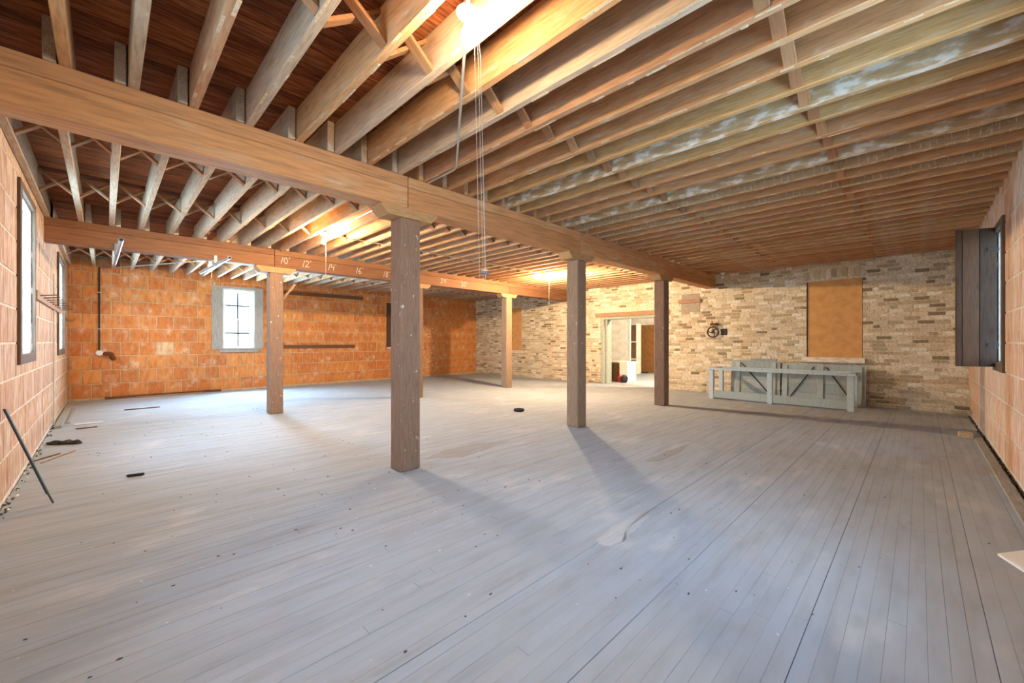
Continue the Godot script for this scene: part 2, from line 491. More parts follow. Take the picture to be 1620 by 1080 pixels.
# ------------------------------------------------------------------ floor
func build_floor() -> void:
	var fl := struct("floor", "worn grey painted strip floor of narrow wooden boards")
	part("subfloor", box_mesh(LEFT - 0.3, BRICK + 0.4, -0.30, -0.024, RIGHT - 0.3, BACK + 0.3), M.subfloor, fl)
	var w := 0.0635
	var b := RIGHT + 0.02
	var rest := mb()
	var i := 0
	while b < BACK - 0.01:
		var gap := 0.0006 if rng.randf() < 0.86 else rng.randf_range(0.0015, 0.004)
		var b1 := minf(b + w - gap, BACK - 0.004)
		var cuts := [LEFT + 0.004]
		if b < 4.7:
			var at := rng.randf_range(0.8, 4.5)
			for k in 2:
				cuts.append(at)
				at += rng.randf_range(2.2, 4.4)
			if i % 3 == 1:
				cuts.pop_back()
		cuts.append(BRICK - 0.003)
		for k in cuts.size() - 1:
			var lift := rng.randf_range(-0.0012, 0.0003)
			if b < 9.6:
				part("floor_board", box_mesh(cuts[k], cuts[k + 1] - 0.0014, -0.022, lift, b, b1, 0.0007), M.floor[rng.randi() % 5], fl)
			else:
				bx(rest, cuts[k], cuts[k + 1] - 0.0014, -0.022, lift, b, b1, 0.0011)
		b += w
		i += 1
	part("floor_boards", rest.commit(), M.floor[0], fl).set_meta("kind", "stuff")
	# a bare place in the paint and darker patches on the boards
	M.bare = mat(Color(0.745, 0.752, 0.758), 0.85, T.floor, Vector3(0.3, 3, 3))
	M.dark_patch = mat(Color(0.635, 0.635, 0.640), 0.85, T.floor, Vector3(0.3, 3, 3))
	floor_patch(fl, [Vector2(2.21, 1.47), Vector2(2.60, 1.49), Vector2(2.88, 1.45), Vector2(2.94, 1.42), Vector2(2.60, 1.36), Vector2(2.35, 1.33), Vector2(2.29, 1.34), Vector2(2.16, 1.39)], M.bare)
	floor_patch(fl, [Vector2(2.45, 3.79), Vector2(2.80, 3.92), Vector2(3.34, 3.88), Vector2(3.66, 3.71), Vector2(3.21, 3.62), Vector2(2.78, 3.55)], M.dark_patch)
	floor_patch(fl, [Vector2(4.05, 2.05), Vector2(4.60, 2.06), Vector2(5.0, 2.02), Vector2(5.07, 2.0), Vector2(4.55, 1.94), Vector2(4.15, 1.97)], M.dark_patch)
	# ground outside the windows
	var gr := struct("ground", "pale yard outside the windows")
	part("yard", box_mesh(-60, 60, -0.9, -0.4, -60, -1.2), M.yard, gr)
	part("yard", box_mesh(-60, 60, -0.9, -0.4, 13.2, 70), M.yard, gr)
	part("yard", box_mesh(-60, -1.2, -0.9, -0.4, -1.2, 13.2), M.yard, gr)

# A bare or darker patch on the boards, a third of a millimetre thick, with a ragged outline.
func floor_patch(fl: Node3D, pts: Array, m: Material) -> void:
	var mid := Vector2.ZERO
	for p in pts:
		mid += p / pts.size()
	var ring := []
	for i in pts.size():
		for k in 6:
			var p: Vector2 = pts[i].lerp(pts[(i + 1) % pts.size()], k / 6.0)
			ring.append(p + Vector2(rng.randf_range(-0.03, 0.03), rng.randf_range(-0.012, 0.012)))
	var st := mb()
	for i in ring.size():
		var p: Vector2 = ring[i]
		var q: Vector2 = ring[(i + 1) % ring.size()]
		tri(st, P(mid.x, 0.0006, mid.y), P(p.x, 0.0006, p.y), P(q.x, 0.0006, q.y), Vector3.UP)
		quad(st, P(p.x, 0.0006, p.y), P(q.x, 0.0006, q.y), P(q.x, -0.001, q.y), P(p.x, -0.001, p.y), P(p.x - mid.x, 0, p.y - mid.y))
	part("floor_patch", st.commit(), m, fl)

# ------------------------------------------------------------------ walls
# A wall is a frame: u along it, y up, n out of it into the room.
func wall_xf(which: String, u: float, y: float, n := 0.0) -> Transform3D:
	match which:
		"left": return Transform3D(Basis(Vector3(0, 0, -1), Vector3.UP, Vector3(1, 0, 0)), P(LEFT + n, y, u))
		"back": return Transform3D(Basis(Vector3(1, 0, 0), Vector3.UP, Vector3(0, 0, 1)), P(u, y, BACK - n))
		"right": return Transform3D(Basis(Vector3(-1, 0, 0), Vector3.UP, Vector3(0, 0, -1)), P(u, y, RIGHT + n))
	return Transform3D(Basis(Vector3(0, 0, 1), Vector3.UP, Vector3(-1, 0, 0)), P(BRICK - n, y, u))

# A box in a wall's frame.
func wbox(st: SurfaceTool, which: String, u0: float, u1: float, y0: float, y1: float, n0: float, n1: float, v := 0.0) -> void:
	var t := wall_xf(which, (u0 + u1) / 2, (y0 + y1) / 2, (n0 + n1) / 2)
	cbox(st, t.origin, Vector3(absf(u1 - u0), absf(y1 - y0), absf(n1 - n0)) / 2, v, t.basis)

func wmesh(which: String, u0: float, u1: float, y0: float, y1: float, n0: float, n1: float, v := 0.0) -> ArrayMesh:
	var st := mb()
	wbox(st, which, u0, u1, y0, y1, n0, n1, v)
	return st.commit()

func subtract(r: Array, o: Array) -> Array:   # rectangles [u0, u1, y0, y1]
	if r[1] <= o[0] or r[0] >= o[1] or r[3] <= o[2] or r[2] >= o[3]:
		return [r]
	var out := []
	if r[0] < o[0]: out.append([r[0], o[0], r[2], r[3]])
	if r[1] > o[1]: out.append([o[1], r[1], r[2], r[3]])
	var u0 := maxf(r[0], o[0])
	var u1 := minf(r[1], o[1])
	if r[2] < o[2]: out.append([u0, u1, r[2], o[2]])
	if r[3] > o[3]: out.append([u0, u1, o[3], r[3]])
	return out

func cut(rects: Array, holes: Array) -> Array:
	for h in holes:
		var next := []
		for r in rects:
			next.append_array(subtract(r, h))
		rects = next
	return rects

func wall_core(which: String, node: Node3D, u0: float, u1: float, top: float, holes: Array, m: Material, n1: float) -> void:
	var st := mb()
	for r in cut([[u0, u1, -0.3, top]], holes):
		wbox(st, which, r[0], r[1], r[2], r[3], -0.32, n1)
	part("mortar", st.commit(), m, node)

func tile_wall(which: String, node: Node3D, u0: float, u1: float, first: float, uoff: float, holes: Array, mats: Array, order: Callable) -> void:
	var sunk := 0.010 if which == "back" else 0.004   # how far the joints lie back
	var pieces := []
	var row := 0
	var y := first - 0.304
	while y < CEIL:
		var u := u0 - uoff - (0.152 if row % 2 else 0.0)
		while u < u1:
			for r in cut([[maxf(u, u0) + 0.008, minf(u + 0.304, u1) - 0.008, maxf(y, 0.0) + 0.008, minf(y + 0.304, CEIL - 0.01) - 0.008]], holes):
				if r[1] - r[0] > 0.03 and r[3] - r[2] > 0.03:
					pieces.append(r)
			u += 0.304
		y += 0.304
		row += 1
	pieces.sort_custom(func(p, q): return order.call(p) < order.call(q))
	var rest := mb()
	for i in pieces.size():
		var r: Array = pieces[i]
		var w: float = r[1] - r[0] - rng.randf_range(0.0, 0.004)
		var h: float = r[3] - r[2] - rng.randf_range(0.0, 0.004)
		var t := wall_xf(which, (r[0] + r[1]) / 2, (r[2] + r[3]) / 2, -sunk)
		t.basis = t.basis * Basis(Vector3(0, 0, 1), rng.randf_range(-0.006, 0.006)) * Basis(Vector3(0, 1, 0), rng.randf_range(-0.008, 0.008))
		var th := sunk + 0.001 * (rng.randi() % 4) - (0.001 if which != "back" else 0.0)
		if i < 300:
			var m: Material = mats[rng.randi() % mats.size()]
			if which == "back":
				if r[0] > 6.8 and r[2] < 1.65 and rng.randf() < 0.5:
					m = M.tile_white
				elif r[0] < 1.1 and r[1] > 1.1 and r[2] < 1.0 and r[3] > 1.0:
					m = M.tile_pale
			part("tile_block", slab_mesh(w, h, th, minf(0.005, th * 0.6)), m, node, t)
		else:
			slab(rest, t, w, h, th, minf(0.005, th * 0.6))
	if pieces.size() > 300:
		part("tile_blocks", rest.commit(), mats[0], node).set_meta("kind", "stuff")

const HOLE_L := [[5.83, 6.84, 1.15, 2.68], [10.14, 11.43, 1.13, 2.68], [1.50, 2.40, 1.15, 2.68]]
const HOLE_B := [[2.17, 2.81, 1.10, 2.60], [6.80, 7.55, 1.12, 2.52]]
const HOLE_R := [[6.52, 7.06, 1.04, 2.48], [1.95, 2.85, 1.15, 2.62]]
const DOOR := [4.86, 6.80, 0.0, 2.0]
const HOLE_BRICK := [[0.786, 1.697, 0.945, 2.535], [10.10, 10.784, 0.945, 2.50]]

func build_walls() -> void:
	var w := struct("wall_left", "pale dusty clay tile wall with tall windows")
	wall_core("left", w, RIGHT - 0.32, BACK + 0.32, CEIL + 0.1, HOLE_L, M.mortar_grey, -0.004)
	tile_wall("left", w, RIGHT, BACK, 0.04, 0.1, HOLE_L, M.tile_dusty, func(r): return absf(r[0] - 6.2) if r[0] > 4.7 else 20.0 + absf(r[0]))
	w = struct("wall_back", "orange clay tile wall with a small paned window")
	wall_core("back", w, LEFT - 0.32, BRICK + 0.4, CEIL + 0.1, HOLE_B, M.mortar_tile, -0.010)
	tile_wall("back", w, LEFT, BRICK, 0.04, 0.1, HOLE_B, M.tile, func(r): return r[0] if r[2] > 0.1 else r[0] + 0.5)
	w = struct("wall_right", "pinkish clay tile wall with smeared mortar")
	wall_core("right", w, LEFT - 0.32, BRICK + 0.4, CEIL + 0.1, HOLE_R, M.mortar_grey, -0.004)
	tile_wall("right", w, LEFT, BRICK, 0.04, 0.05, HOLE_R, M.tile_pink, func(r): return BRICK - r[0])
	brick_wall()

func brick_wall() -> void:
	var node := struct("wall_brick", "uneven cream brick wall with smeared lime mortar")
	var holes: Array = [DOOR] + HOLE_BRICK
	wall_core("brick", node, RIGHT - 0.3, BACK + 0.3, CEIL + 0.1, holes, M.mortar_brick, -0.007)
	var keep := holes.duplicate()
	keep.append([4.66, 7.0, 2.0, 2.22])      # lintel over the doorway
	keep.append([0.74, 1.74, 2.535, 2.76])   # arches over the closed windows
	keep.append([10.05, 10.83, 2.50, 2.70])
	var pieces := []
	var y := 0.0
	var row := 0
	while y < CEIL - 0.02:
		var u := RIGHT - rng.randf_range(0.0, 0.2)
		while u < BACK:
			var len := 0.205 if rng.randf() < 0.8 else 0.105
			len += rng.randf_range(-0.012, 0.012)
			for r in cut([[maxf(u, RIGHT) + 0.004, minf(u + len, BACK) - 0.004, y + 0.005, minf(y + 0.0725, CEIL) - 0.005]], keep):
				if r[1] - r[0] > 0.03 and r[3] - r[2] > 0.025:
					pieces.append(r)
			u += len
		y += 0.0725
		row += 1
	pieces.sort_custom(func(p, q): return p[0] < q[0])
	var rest := []
	for i in 8:
		rest.append(mb())
	var made := 0
	var variants := []
	for i in 10:
		var st := mb()
		slab(st, Transform3D.IDENTITY, 1.0, 1.0, 1.0, 0.12, 0.07)
		variants.append(st.commit())
	for r in pieces:
		if rng.randf() < 0.10:
			continue                          # brick hidden under smeared mortar
		var n := rng.randf_range(-0.006, 0.002)
		var t := wall_xf("brick", (r[0] + r[1]) / 2, (r[2] + r[3]) / 2 + rng.randf_range(-0.004, 0.004), -0.007)
		t.basis = t.basis * Basis(Vector3(0, 0, 1), rng.randf_range(-0.018, 0.018))
		var w: float = r[1] - r[0]
		var h: float = (r[3] - r[2]) * rng.randf_range(0.82, 1.0)
		var d := 0.013 + n
		var dark := rng.randf() < 0.05
		var k := 7 if dark else rng.randi() % 7
		if made < 292:
			var m: Material = M.brick_dark if dark else M.brick[k]
			part("brick", variants[rng.randi() % 10], m, node, t * Transform3D(Basis.from_scale(Vector3(w, h, d)), Vector3.ZERO))
			made += 1
		else:
			slab(rest[k], t, w, h, d, 0.005, 0.004)
	for k in 8:
		part("bricks", rest[k].commit(), M.brick_dark if k == 7 else M.brick[k], node).set_meta("kind", "stuff")
	# brick-on-edge arches over the two closed windows
	for arch in [[0.74, 1.74, 2.535, 0.055], [10.05, 10.83, 2.50, 0.04]]:
		var n := 11
		for i in n:
			var f := (i + 0.5) / n
			var u: float = lerpf(arch[0], arch[1], f)
			var rise: float = arch[3] * (1.0 - pow(2.0 * f - 1.0, 2.0))
			var t := wall_xf("brick", u, arch[2] + rise + 0.10, -0.007)
			t.basis = t.basis * Basis(Vector3(0, 0, 1), (f - 0.5) * 0.35)
			part("arch_brick", slab_mesh((arch[1] - arch[0]) / n - 0.008, 0.17 + 0.01 * (i % 3), 0.012, 0.004), M.brick[i % 7], node, t)

# ------------------------------------------------------------------ ceiling
const JOISTS := [-0.500, -0.137, 0.158, 0.463, 0.794, 1.140, 1.443, 1.738, 2.041, 2.33, 2.616, 2.904, 3.19, 3.47, 3.725, 4.04, 4.31, 4.626, 4.93, 5.22, 5.49, 5.76, 6.06, 6.31, 6.60, 6.93, 7.21, 7.46, 7.75, 8.03, 8.32, 8.60, 8.88, 9.17, 9.45, 9.73, 10.02, 10.30, 10.52]
const JT := 0.055

func build_ceiling() -> void:
	var ce := struct("ceiling", "dark red brown boards laid over the joists")
	part("roof_deck", box_mesh(LEFT - 0.32, BRICK + 0.4, CEIL + 0.024, CEIL + 0.3, RIGHT - 0.32, BACK + 0.32), M.subfloor, ce)
	var b := RIGHT + 0.01
	var i := 0
	while b < BACK:
		var w := 0.088
		var b1 := minf(b + w - rng.randf_range(0.001, 0.004), BACK)
		var c := [LEFT, BRICK]
		if b < 4.0 and i % 2 == 0:
			c = [LEFT, rng.randf_range(1.0, 8.0), BRICK]
		for k in c.size() - 1:
			var dy := rng.randf_range(0.0, 0.003)
			part("ceiling_board", box_mesh(c[k], c[k + 1] - 0.002, CEIL + dy, CEIL + 0.024, b, b1, 0.002), M.ceiling[rng.randi() % 5], ce)
		b += w
		i += 1
	# joists in three bays, lapped side by side over the girders
	for bay in 3:
		var b0: float = [RIGHT - 0.1, 3.52, 7.95][bay]
		var b1: float = [3.98, 8.34, BACK + 0.1][bay]
		var where: String = ["before the front girder", "between the two girders", "beyond the second girder"][bay]
		var rows: Array = [[0.58, 2.13], [4.98, 6.64], [9.5, 11.1]][bay]
		var n := JOISTS.size()
		for j in n:
			var a1: float = JOISTS[j] - (0.062 if bay == 1 and j > 0 else 0.0)
			var a0 := a1 - JT
			var from_left := j + 1
			var from_brick := n - j
			var count := "%s from the tall-window wall" % ordinal(from_left) if from_left <= from_brick else "%s from the brick wall" % ordinal(from_brick)
			var m: Material = pick(M.joist)
			var look := "rough brown"
			if bay == 0 and JOISTS[j] in [3.47, 4.626]:
				m = M.joist_white
				look = "white-crusted"
			elif bay == 0 and JOISTS[j] in [4.93, 5.49]:
				m = M.joist_drip
				look = "white-streaked"
			elif bay == 0 and JOISTS[j] in [3.19, 3.725, 6.60, 8.03]:
				m = M.joist_ochre
				look = "ochre stained"
			elif (bay > 0 and JOISTS[j] < 2.2) or (bay == 2 and j % 2 == 0) or (bay == 0 and j < 9 and j % 2 == 0):
				m = pick(M.joist_grey)
				look = "dusty grey"
			var t := thing("ceiling_joist", "%s ceiling joist %s, %s" % [look, where, count], "joist", P(a0, JOIST, b0), 0.0, "joists " + where)
			var st := mb()
			var dy := rng.randf_range(-0.004, 0.003)
			cbox(st, Vector3(JT / 2, (CEIL - JOIST) / 2 + dy / 2, -(b1 - b0) / 2), Vector3(JT / 2, (CEIL - JOIST - dy) / 2, (b1 - b0) / 2), 0.005)
			part("beam", st.commit(), m, t)
			if bay == 0 and JOISTS[j] > 0.4 and JOISTS[j] < 8.5 and rng.randf() < 0.7:
				var cr := mb()
				var at := rng.randf_range(0.2, 0.6)
				while at < 4.1:
					var cl := rng.randf_range(0.03, 0.22)
					var cw := rng.randf_range(0.004, 0.011)
					cbox(cr, Vector3((0.002 + cw) if rng.randf() < 0.65 else (JT - 0.002 - cw), dy - 0.0005, -at - cl / 2), Vector3(cw, 0.0022, cl / 2), 0.0015, Basis(Vector3.UP, rng.randf_range(-0.04, 0.04)))
					at += cl + rng.randf_range(0.0, 0.35)
				part("plaster_crust", cr.commit(), M.crust, t).set_meta("kind", "stuff")
			if j < n - 1:
				var span: float = JOISTS[j + 1] - (0.062 if bay == 1 else 0.0) - a1 - JT
				if span < 0.08:
					continue
				for rb in rows:
					var sag := rng.randf_range(-0.02, 0.02)
					for up in 2:
						var z: float = -(rb + sag - b0 + (0.036 if up else -0.036))
						var p := Vector3(JT - 0.004, 0.012 if up else 0.225, z)
						var q := Vector3(JT + span + 0.004, 0.225 if up else 0.012, z)
						var s2 := mb()
						bar(s2, p, q, 0.066, 0.022, Vector3(0, 0, 1), 0.002)
						part("bridging_strut", s2.commit(), M.strut[rng.randi() % 3], t)

# ------------------------------------------------------------------ posts and girders
func build_timber_frame() -> void:
	var spots := [
		[2.027, G1, "square timber post in the middle of the room, thickest in view, grey at its foot", 0],
		[4.911, G1, "cracked weathered timber post under the front girder, second from the tall-window side", 2],
		[7.775, G1, "brown timber post with white paint flecks standing before the doorway", 1],
		[2.027, G2, "timber post beside the small paned window, under the second girder", 0],
		[4.911, G2, "timber post under the second girder, hidden behind the middle post", 1],
		[7.775, G2, "slim-looking timber post before the narrow boarded window by the corner", 2]]
	for s in spots:
		var a: float = s[0]
		var b: float = s[1]
		var t := thing("timber_post", s[2], "post", P(a + TH / 2, 0, b + TH / 2), 0.0, "posts under the girders")
		var st := mb()
		var h := TH / 2
		cbox(st, Vector3(0, 1.2395, 0), Vector3(h, 1.2405, h - 0.002), 0.012)
		part("shaft", st.commit(), M.post[s[3]], t)
		# bolster: a short block with slanted ends
		st = mb()
		var prof := [Vector2(-0.31, 2.575), Vector2(-0.31, 2.553), Vector2(-0.235, 2.48), Vector2(0.235, 2.48), Vector2(0.31, 2.553), Vector2(0.31, 2.575)]
		for i in 6:
			var p: Vector2 = prof[i]
			var q: Vector2 = prof[(i + 1) % 6]
			var mid := (p + q) / 2 - Vector2(0, 2.53)
			quad(st, Vector3(p.x, p.y, h), Vector3(q.x, q.y, h), Vector3(q.x, q.y, -h), Vector3(p.x, p.y, -h), Vector3(mid.x * 0.2, mid.y, 0))
		for z in [-h, h]:
			for i in range(1, 5):
				tri(st, Vector3(prof[0].x, prof[0].y, z), Vector3(prof[i].x, prof[i].y, z), Vector3(prof[i + 1].x, prof[i + 1].y, z), Vector3(0, 0, z))
		part("bolster", st.commit(), M.bolster, t)
	# girders: lengths butted over the posts, each of a thinner timber on a deeper one
	var names := ["from the tall-window wall to the first post", "between its first and second posts", "between its second and third posts", "running into the brick wall"]
	for row in 2:
		var b: float = [G1, G2][row]
		var ends := [LEFT - 0.05, 2.105, 4.985, 7.865, BRICK + 0.02]
		for i in 4:
			var t := thing("girder_beam", "%s timber girder length %s" % [["front orange-tan", "second chalk-marked" if i == 1 or i == 2 else "second brown"][row], names[i]], "girder", P(ends[i], G_LOW, b), 0.0, "girder lengths on the posts")
			var l: float = ends[i + 1] - ends[i] - 0.005
			var st := mb()
			cbox(st, Vector3(l / 2, 0.1035, -TH / 2), Vector3(l / 2, 0.1035, TH / 2), 0.006)
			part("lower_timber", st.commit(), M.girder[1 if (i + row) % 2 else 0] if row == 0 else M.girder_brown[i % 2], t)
			st = mb()
			cbox(st, Vector3(l / 2, 0.2595, -TH / 2), Vector3(l / 2, 0.0505, TH / 2 - 0.001), 0.005)
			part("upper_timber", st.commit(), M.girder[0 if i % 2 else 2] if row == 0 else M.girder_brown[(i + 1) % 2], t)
			if row == 1:
				chalk_marks(t, i, ends[i])

# Hand-chalked figures on the second girder.
const STROKES := {
	"0": [[Vector2(0.25, 0.05), Vector2(0.05, 0.35), Vector2(0.1, 0.8), Vector2(0.35, 0.95), Vector2(0.5, 0.6), Vector2(0.45, 0.2), Vector2(0.25, 0.05)]],
	"1": [[Vector2(0.1, 0.0), Vector2(0.35, 1.0)]],
	"2": [[Vector2(0.05, 0.75), Vector2(0.25, 1.0), Vector2(0.5, 0.8), Vector2(0.3, 0.4), Vector2(0.0, 0.05), Vector2(0.6, 0.1)]],
	"3": [[Vector2(0.05, 0.9), Vector2(0.35, 1.0), Vector2(0.5, 0.75), Vector2(0.2, 0.55), Vector2(0.5, 0.3), Vector2(0.3, 0.0), Vector2(0.0, 0.1)]],
	"4": [[Vector2(0.15, 1.0), Vector2(0.05, 0.45), Vector2(0.5, 0.5)], [Vector2(0.5, 0.95), Vector2(0.4, 0.0)]],
	"6": [[Vector2(0.5, 1.0), Vector2(0.15, 0.6), Vector2(0.05, 0.2), Vector2(0.3, 0.0), Vector2(0.5, 0.25), Vector2(0.3, 0.45), Vector2(0.08, 0.3)]],
	"8": [[Vector2(0.5, 0.85), Vector2(0.25, 1.0), Vector2(0.1, 0.75), Vector2(0.45, 0.3), Vector2(0.25, 0.0), Vector2(0.05, 0.25), Vector2(0.5, 0.85)]],
	"'": [[Vector2(0.1, 1.05), Vector2(0.05, 0.85)]]}

func chalk_marks(t: Node3D, i: int, a0: float) -> void:
	for c in [[1, "10'", 2.19, 0.07], [1, "12'", 2.55, 0.06], [1, "14'", 3.01, 0.06], [1, "16'", 3.55, 0.06], [1, "18'", 4.14, 0.05], [2, "24'", 5.60, 0.07], [2, "30'", 6.20, 0.05]]:
		if c[0] != i:
			continue
		var st := mb()
		var x: float = c[2] - a0
		for ch in c[1]:
			for s in STROKES[ch]:
				for k in s.size() - 1:
					var p: Vector2 = s[k] * 0.125
					var q: Vector2 = s[k + 1] * 0.125
					bar(st, Vector3(x + p.x, c[3] + p.y, 0.0008), Vector3(x + q.x, c[3] + q.y, 0.0008), 0.006, 0.0016, Vector3(-(q - p).y, (q - p).x, 0))
			x += 0.055 if ch == "1" else 0.085
		part("chalk_figure", st.commit(), M.chalk, t)

# ------------------------------------------------------------------ windows
func build_windows() -> void:
	window("window_1", "left", HOLE_L[0], 0.11, 2, 4, M.old_wood, "white-bright tall window in the pale tile wall, nearer one")
	window("window_2", "left", HOLE_L[1], 0.11, 2, 4, M.old_wood, "white-bright tall window near the corner of the orange wall")
	window("window_3", "left", HOLE_L[2], 0.11, 2, 4, M.old_wood, "")
	window("window_4", "back", HOLE_B[0], 0.03, 2, 4, M.white_paint, "small eight-pane window in the orange tile wall")
	window("window_5", "back", HOLE_B[1], 0.10, 2, 4, M.old_wood, "")
	window("window_6", "right", HOLE_R[0], 0.10, 2, 4, M.old_wood, "narrow window beside the open plank shutter")
	window("window_7", "right", HOLE_R[1], 0.10, 2, 4, M.old_wood, "")
	# grey plank casing round the small window: wide boards at its sides
	var c := thing("window_casing", "weathered grey plank casing round the small eight-pane window", "casing", P(2.43, 0.99, BACK))
	for r in [["side_board", 1.91, 2.14, 1.10, 2.63], ["side_board", 2.84, 3.05, 1.10, 2.63], ["sill_board", 2.06, 2.93, 0.99, 1.06], ["lower_board", 1.91, 3.05, 1.065, 1.10], ["head_board", 1.91, 3.05, 2.632, 2.70]]:
		var st := mb()
		cbox(st, Vector3((r[1] + r[2]) / 2 - 2.43, (r[3] + r[4]) / 2 - 0.99, 0.02), Vector3(r[2] - r[1], r[4] - r[3], 0.032 if r[0] != "sill_board" else 0.06) / 2, 0.004)
		part(r[0], st.commit(), M.grey_wood, c)
	# closed dark shutter over the second window of the orange wall
	var s := thing("window_shutter", "dark closed plank shutter on the orange wall, edge showing beside the middle post", "shutter", P(7.17, 1.08, BACK))
	for k in 4:
		var st := mb()
		cbox(st, Vector3(-0.37 + 0.247 * k, 0.745, 0.03), Vector3(0.122, 0.745, 0.015), 0.004)
		part("plank", st.commit(), M.shutter[k % 3], s)
	# open plank shutter on the right wall
	var hinge := P(6.98, 0.99, RIGHT + 0.012)
	s = thing("window_shutter", "dark open plank shutter hanging from the pinkish tile wall", "shutter", hinge, 0.0)
	var dir := Vector3(-0.16, 0, -0.33).normalized()
	var nrm := Vector3(-dir.z, 0, dir.x)
	if nrm.x > 0:
		nrm = -nrm
	var widths := [0.148, 0.148, 0.05]
	var at := 0.0
	for k in 3:
		var w: float = widths[k]
		var st := mb()
		cbox(st, dir * (at + w / 2) + Vector3(0, 0.77, 0), Vector3(w / 2 - 0.002, 0.77, 0.014), 0.003, Basis(dir, Vector3.UP, dir.cross(Vector3.UP)))
		part("plank", st.commit(), M.shutter[[2, 1, 0][k]], s)
		at += w
	for y in [0.24, 1.30]:
		var st := mb()
		cbox(st, dir * 0.17 + Vector3(0, y, 0) - nrm * 0.024, Vector3(0.16, 0.05, 0.01), 0.003, Basis(dir, Vector3.UP, dir.cross(Vector3.UP)))
		part("batten", st.commit(), M.shutter[2], s)
		st = mb()
		cbox(st, dir * 0.035 + Vector3(0, y, 0) + nrm * 0.016, Vector3(0.05, 0.018, 0.003), 0.001, Basis(dir, Vector3.UP, dir.cross(Vector3.UP)))
		tube(st, [dir * -0.004 + Vector3(0, y - 0.035, 0), dir * -0.004 + Vector3(0, y + 0.035, 0)], 0.009, 8)
		part("hinge", st.commit(), M.iron, s)

func window(called: String, which: String, hole: Array, case_w: float, cols: int, rows: int, m: Material, label: String) -> void:
	var w := struct(called, label)
	var u0: float = hole[0]
	var u1: float = hole[1]
	var y0: float = hole[2]
	var y1: float = hole[3]
	var jm: Material = M.white_paint if which == "back" else m
	if case_w > 0.0:
		for r in [[u0 - case_w, u0, y0 - 0.09, y1 + 0.07], [u1, u1 + case_w * (0.35 if which == "left" else 1.0), y0 - 0.09, y1 + 0.07], [u0, u1, y1, y1 + 0.07], [u0, u1, y0 - 0.09, y0]]:
			part("casing", wmesh(which, r[0], r[1], r[2], r[3], -0.012, 0.024 if case_w > 0.05 else 0.012, 0.003), jm, w)
	# jambs lining the opening
	for r in [[u0 - 0.02, u0 + 0.012, y0, y1], [u1 - 0.012, u1 + 0.02, y0, y1], [u0, u1, y1 - 0.012, y1 + 0.02], [u0, u1, y0 - 0.02, y0 + 0.015]]:
		part("jamb", wmesh(which, r[0], r[1], r[2], r[3], -0.30, -0.013), M.white_paint, w)
	# two sashes
	var mid := (y0 + y1) / 2
	for s in 2:
		var a := y0 + 0.015 if s == 0 else mid - 0.012
		var b := mid + 0.012 if s == 0 else y1 - 0.012
		var n := -0.10 if s == 0 else -0.135
		for r in [[u0 + 0.012, u0 + 0.042, a, b], [u1 - 0.042, u1 - 0.012, a, b], [u0 + 0.042, u1 - 0.042, a, a + 0.03], [u0 + 0.042, u1 - 0.042, b - 0.03, b]]:
			part("sash_rail", wmesh(which, r[0], r[1], r[2], r[3], n - 0.03, n, 0.002), M.white_paint if which == "back" else m, w)
		var gu0 := u0 + 0.042
		var gu1 := u1 - 0.042
		for k in range(1, cols):
			var u := lerpf(gu0, gu1, float(k) / cols)
			part("glazing_bar", wmesh(which, u - 0.020, u + 0.020, a + 0.03, b - 0.03, n - 0.025, n - 0.003), M.muntin, w)
		var rr := rows / 2
		for k in range(1, rr):
			var y := lerpf(a + 0.03, b - 0.03, float(k) / rr)
			part("glazing_bar", wmesh(which, gu0, gu1, y - 0.022, y + 0.022, n - 0.024, n - 0.004), M.muntin, w)
		for i in cols:
			for k in rr:
				part("pane", wmesh(which, lerpf(gu0, gu1, float(i) / cols), lerpf(gu0, gu1, float(i + 1) / cols), lerpf(a + 0.03, b - 0.03, float(k) / rr), lerpf(a + 0.03, b - 0.03, float(k + 1) / rr), n - 0.016, n - 0.013), M.glass, w)

# ------------------------------------------------------------------ doorway and the room beyond it
func build_doorway() -> void:
	var d := struct("door_1", "pale painted frame of the open doorway in the brick wall")
	part("jamb", wmesh("brick", DOOR[1] - 0.10, DOOR[1], 0, 1.995, -0.34, -0.02, 0.006), M.frame_paint, d)
	part("jamb", wmesh("brick", DOOR[1] - 0.17, DOOR[1] - 0.10, 0, 1.93, -0.34, -0.10, 0.004), M.frame_paint, d)
	part("jamb", wmesh("brick", DOOR[0], DOOR[0] + 0.10, 0, 1.995, -0.34, -0.02, 0.006), M.frame_paint, d)
	part("head", wmesh("brick", DOOR[0] + 0.10, DOOR[1] - 0.10, 1.93, 1.995, -0.34, -0.02, 0.004), M.frame_paint, d)
	part("threshold", wmesh("brick", DOOR[0], DOOR[1], -0.05, 0.004, -0.42, 0.0, 0.002), M.grey_wood_x, d)
	lone("door_lintel", wmesh("brick", 4.66, 6.99, 2.005, 2.12, -0.25, 0.012, 0.008), M.rail_z, "rough brown timber lintel over the doorway in the brick wall", "lintel")

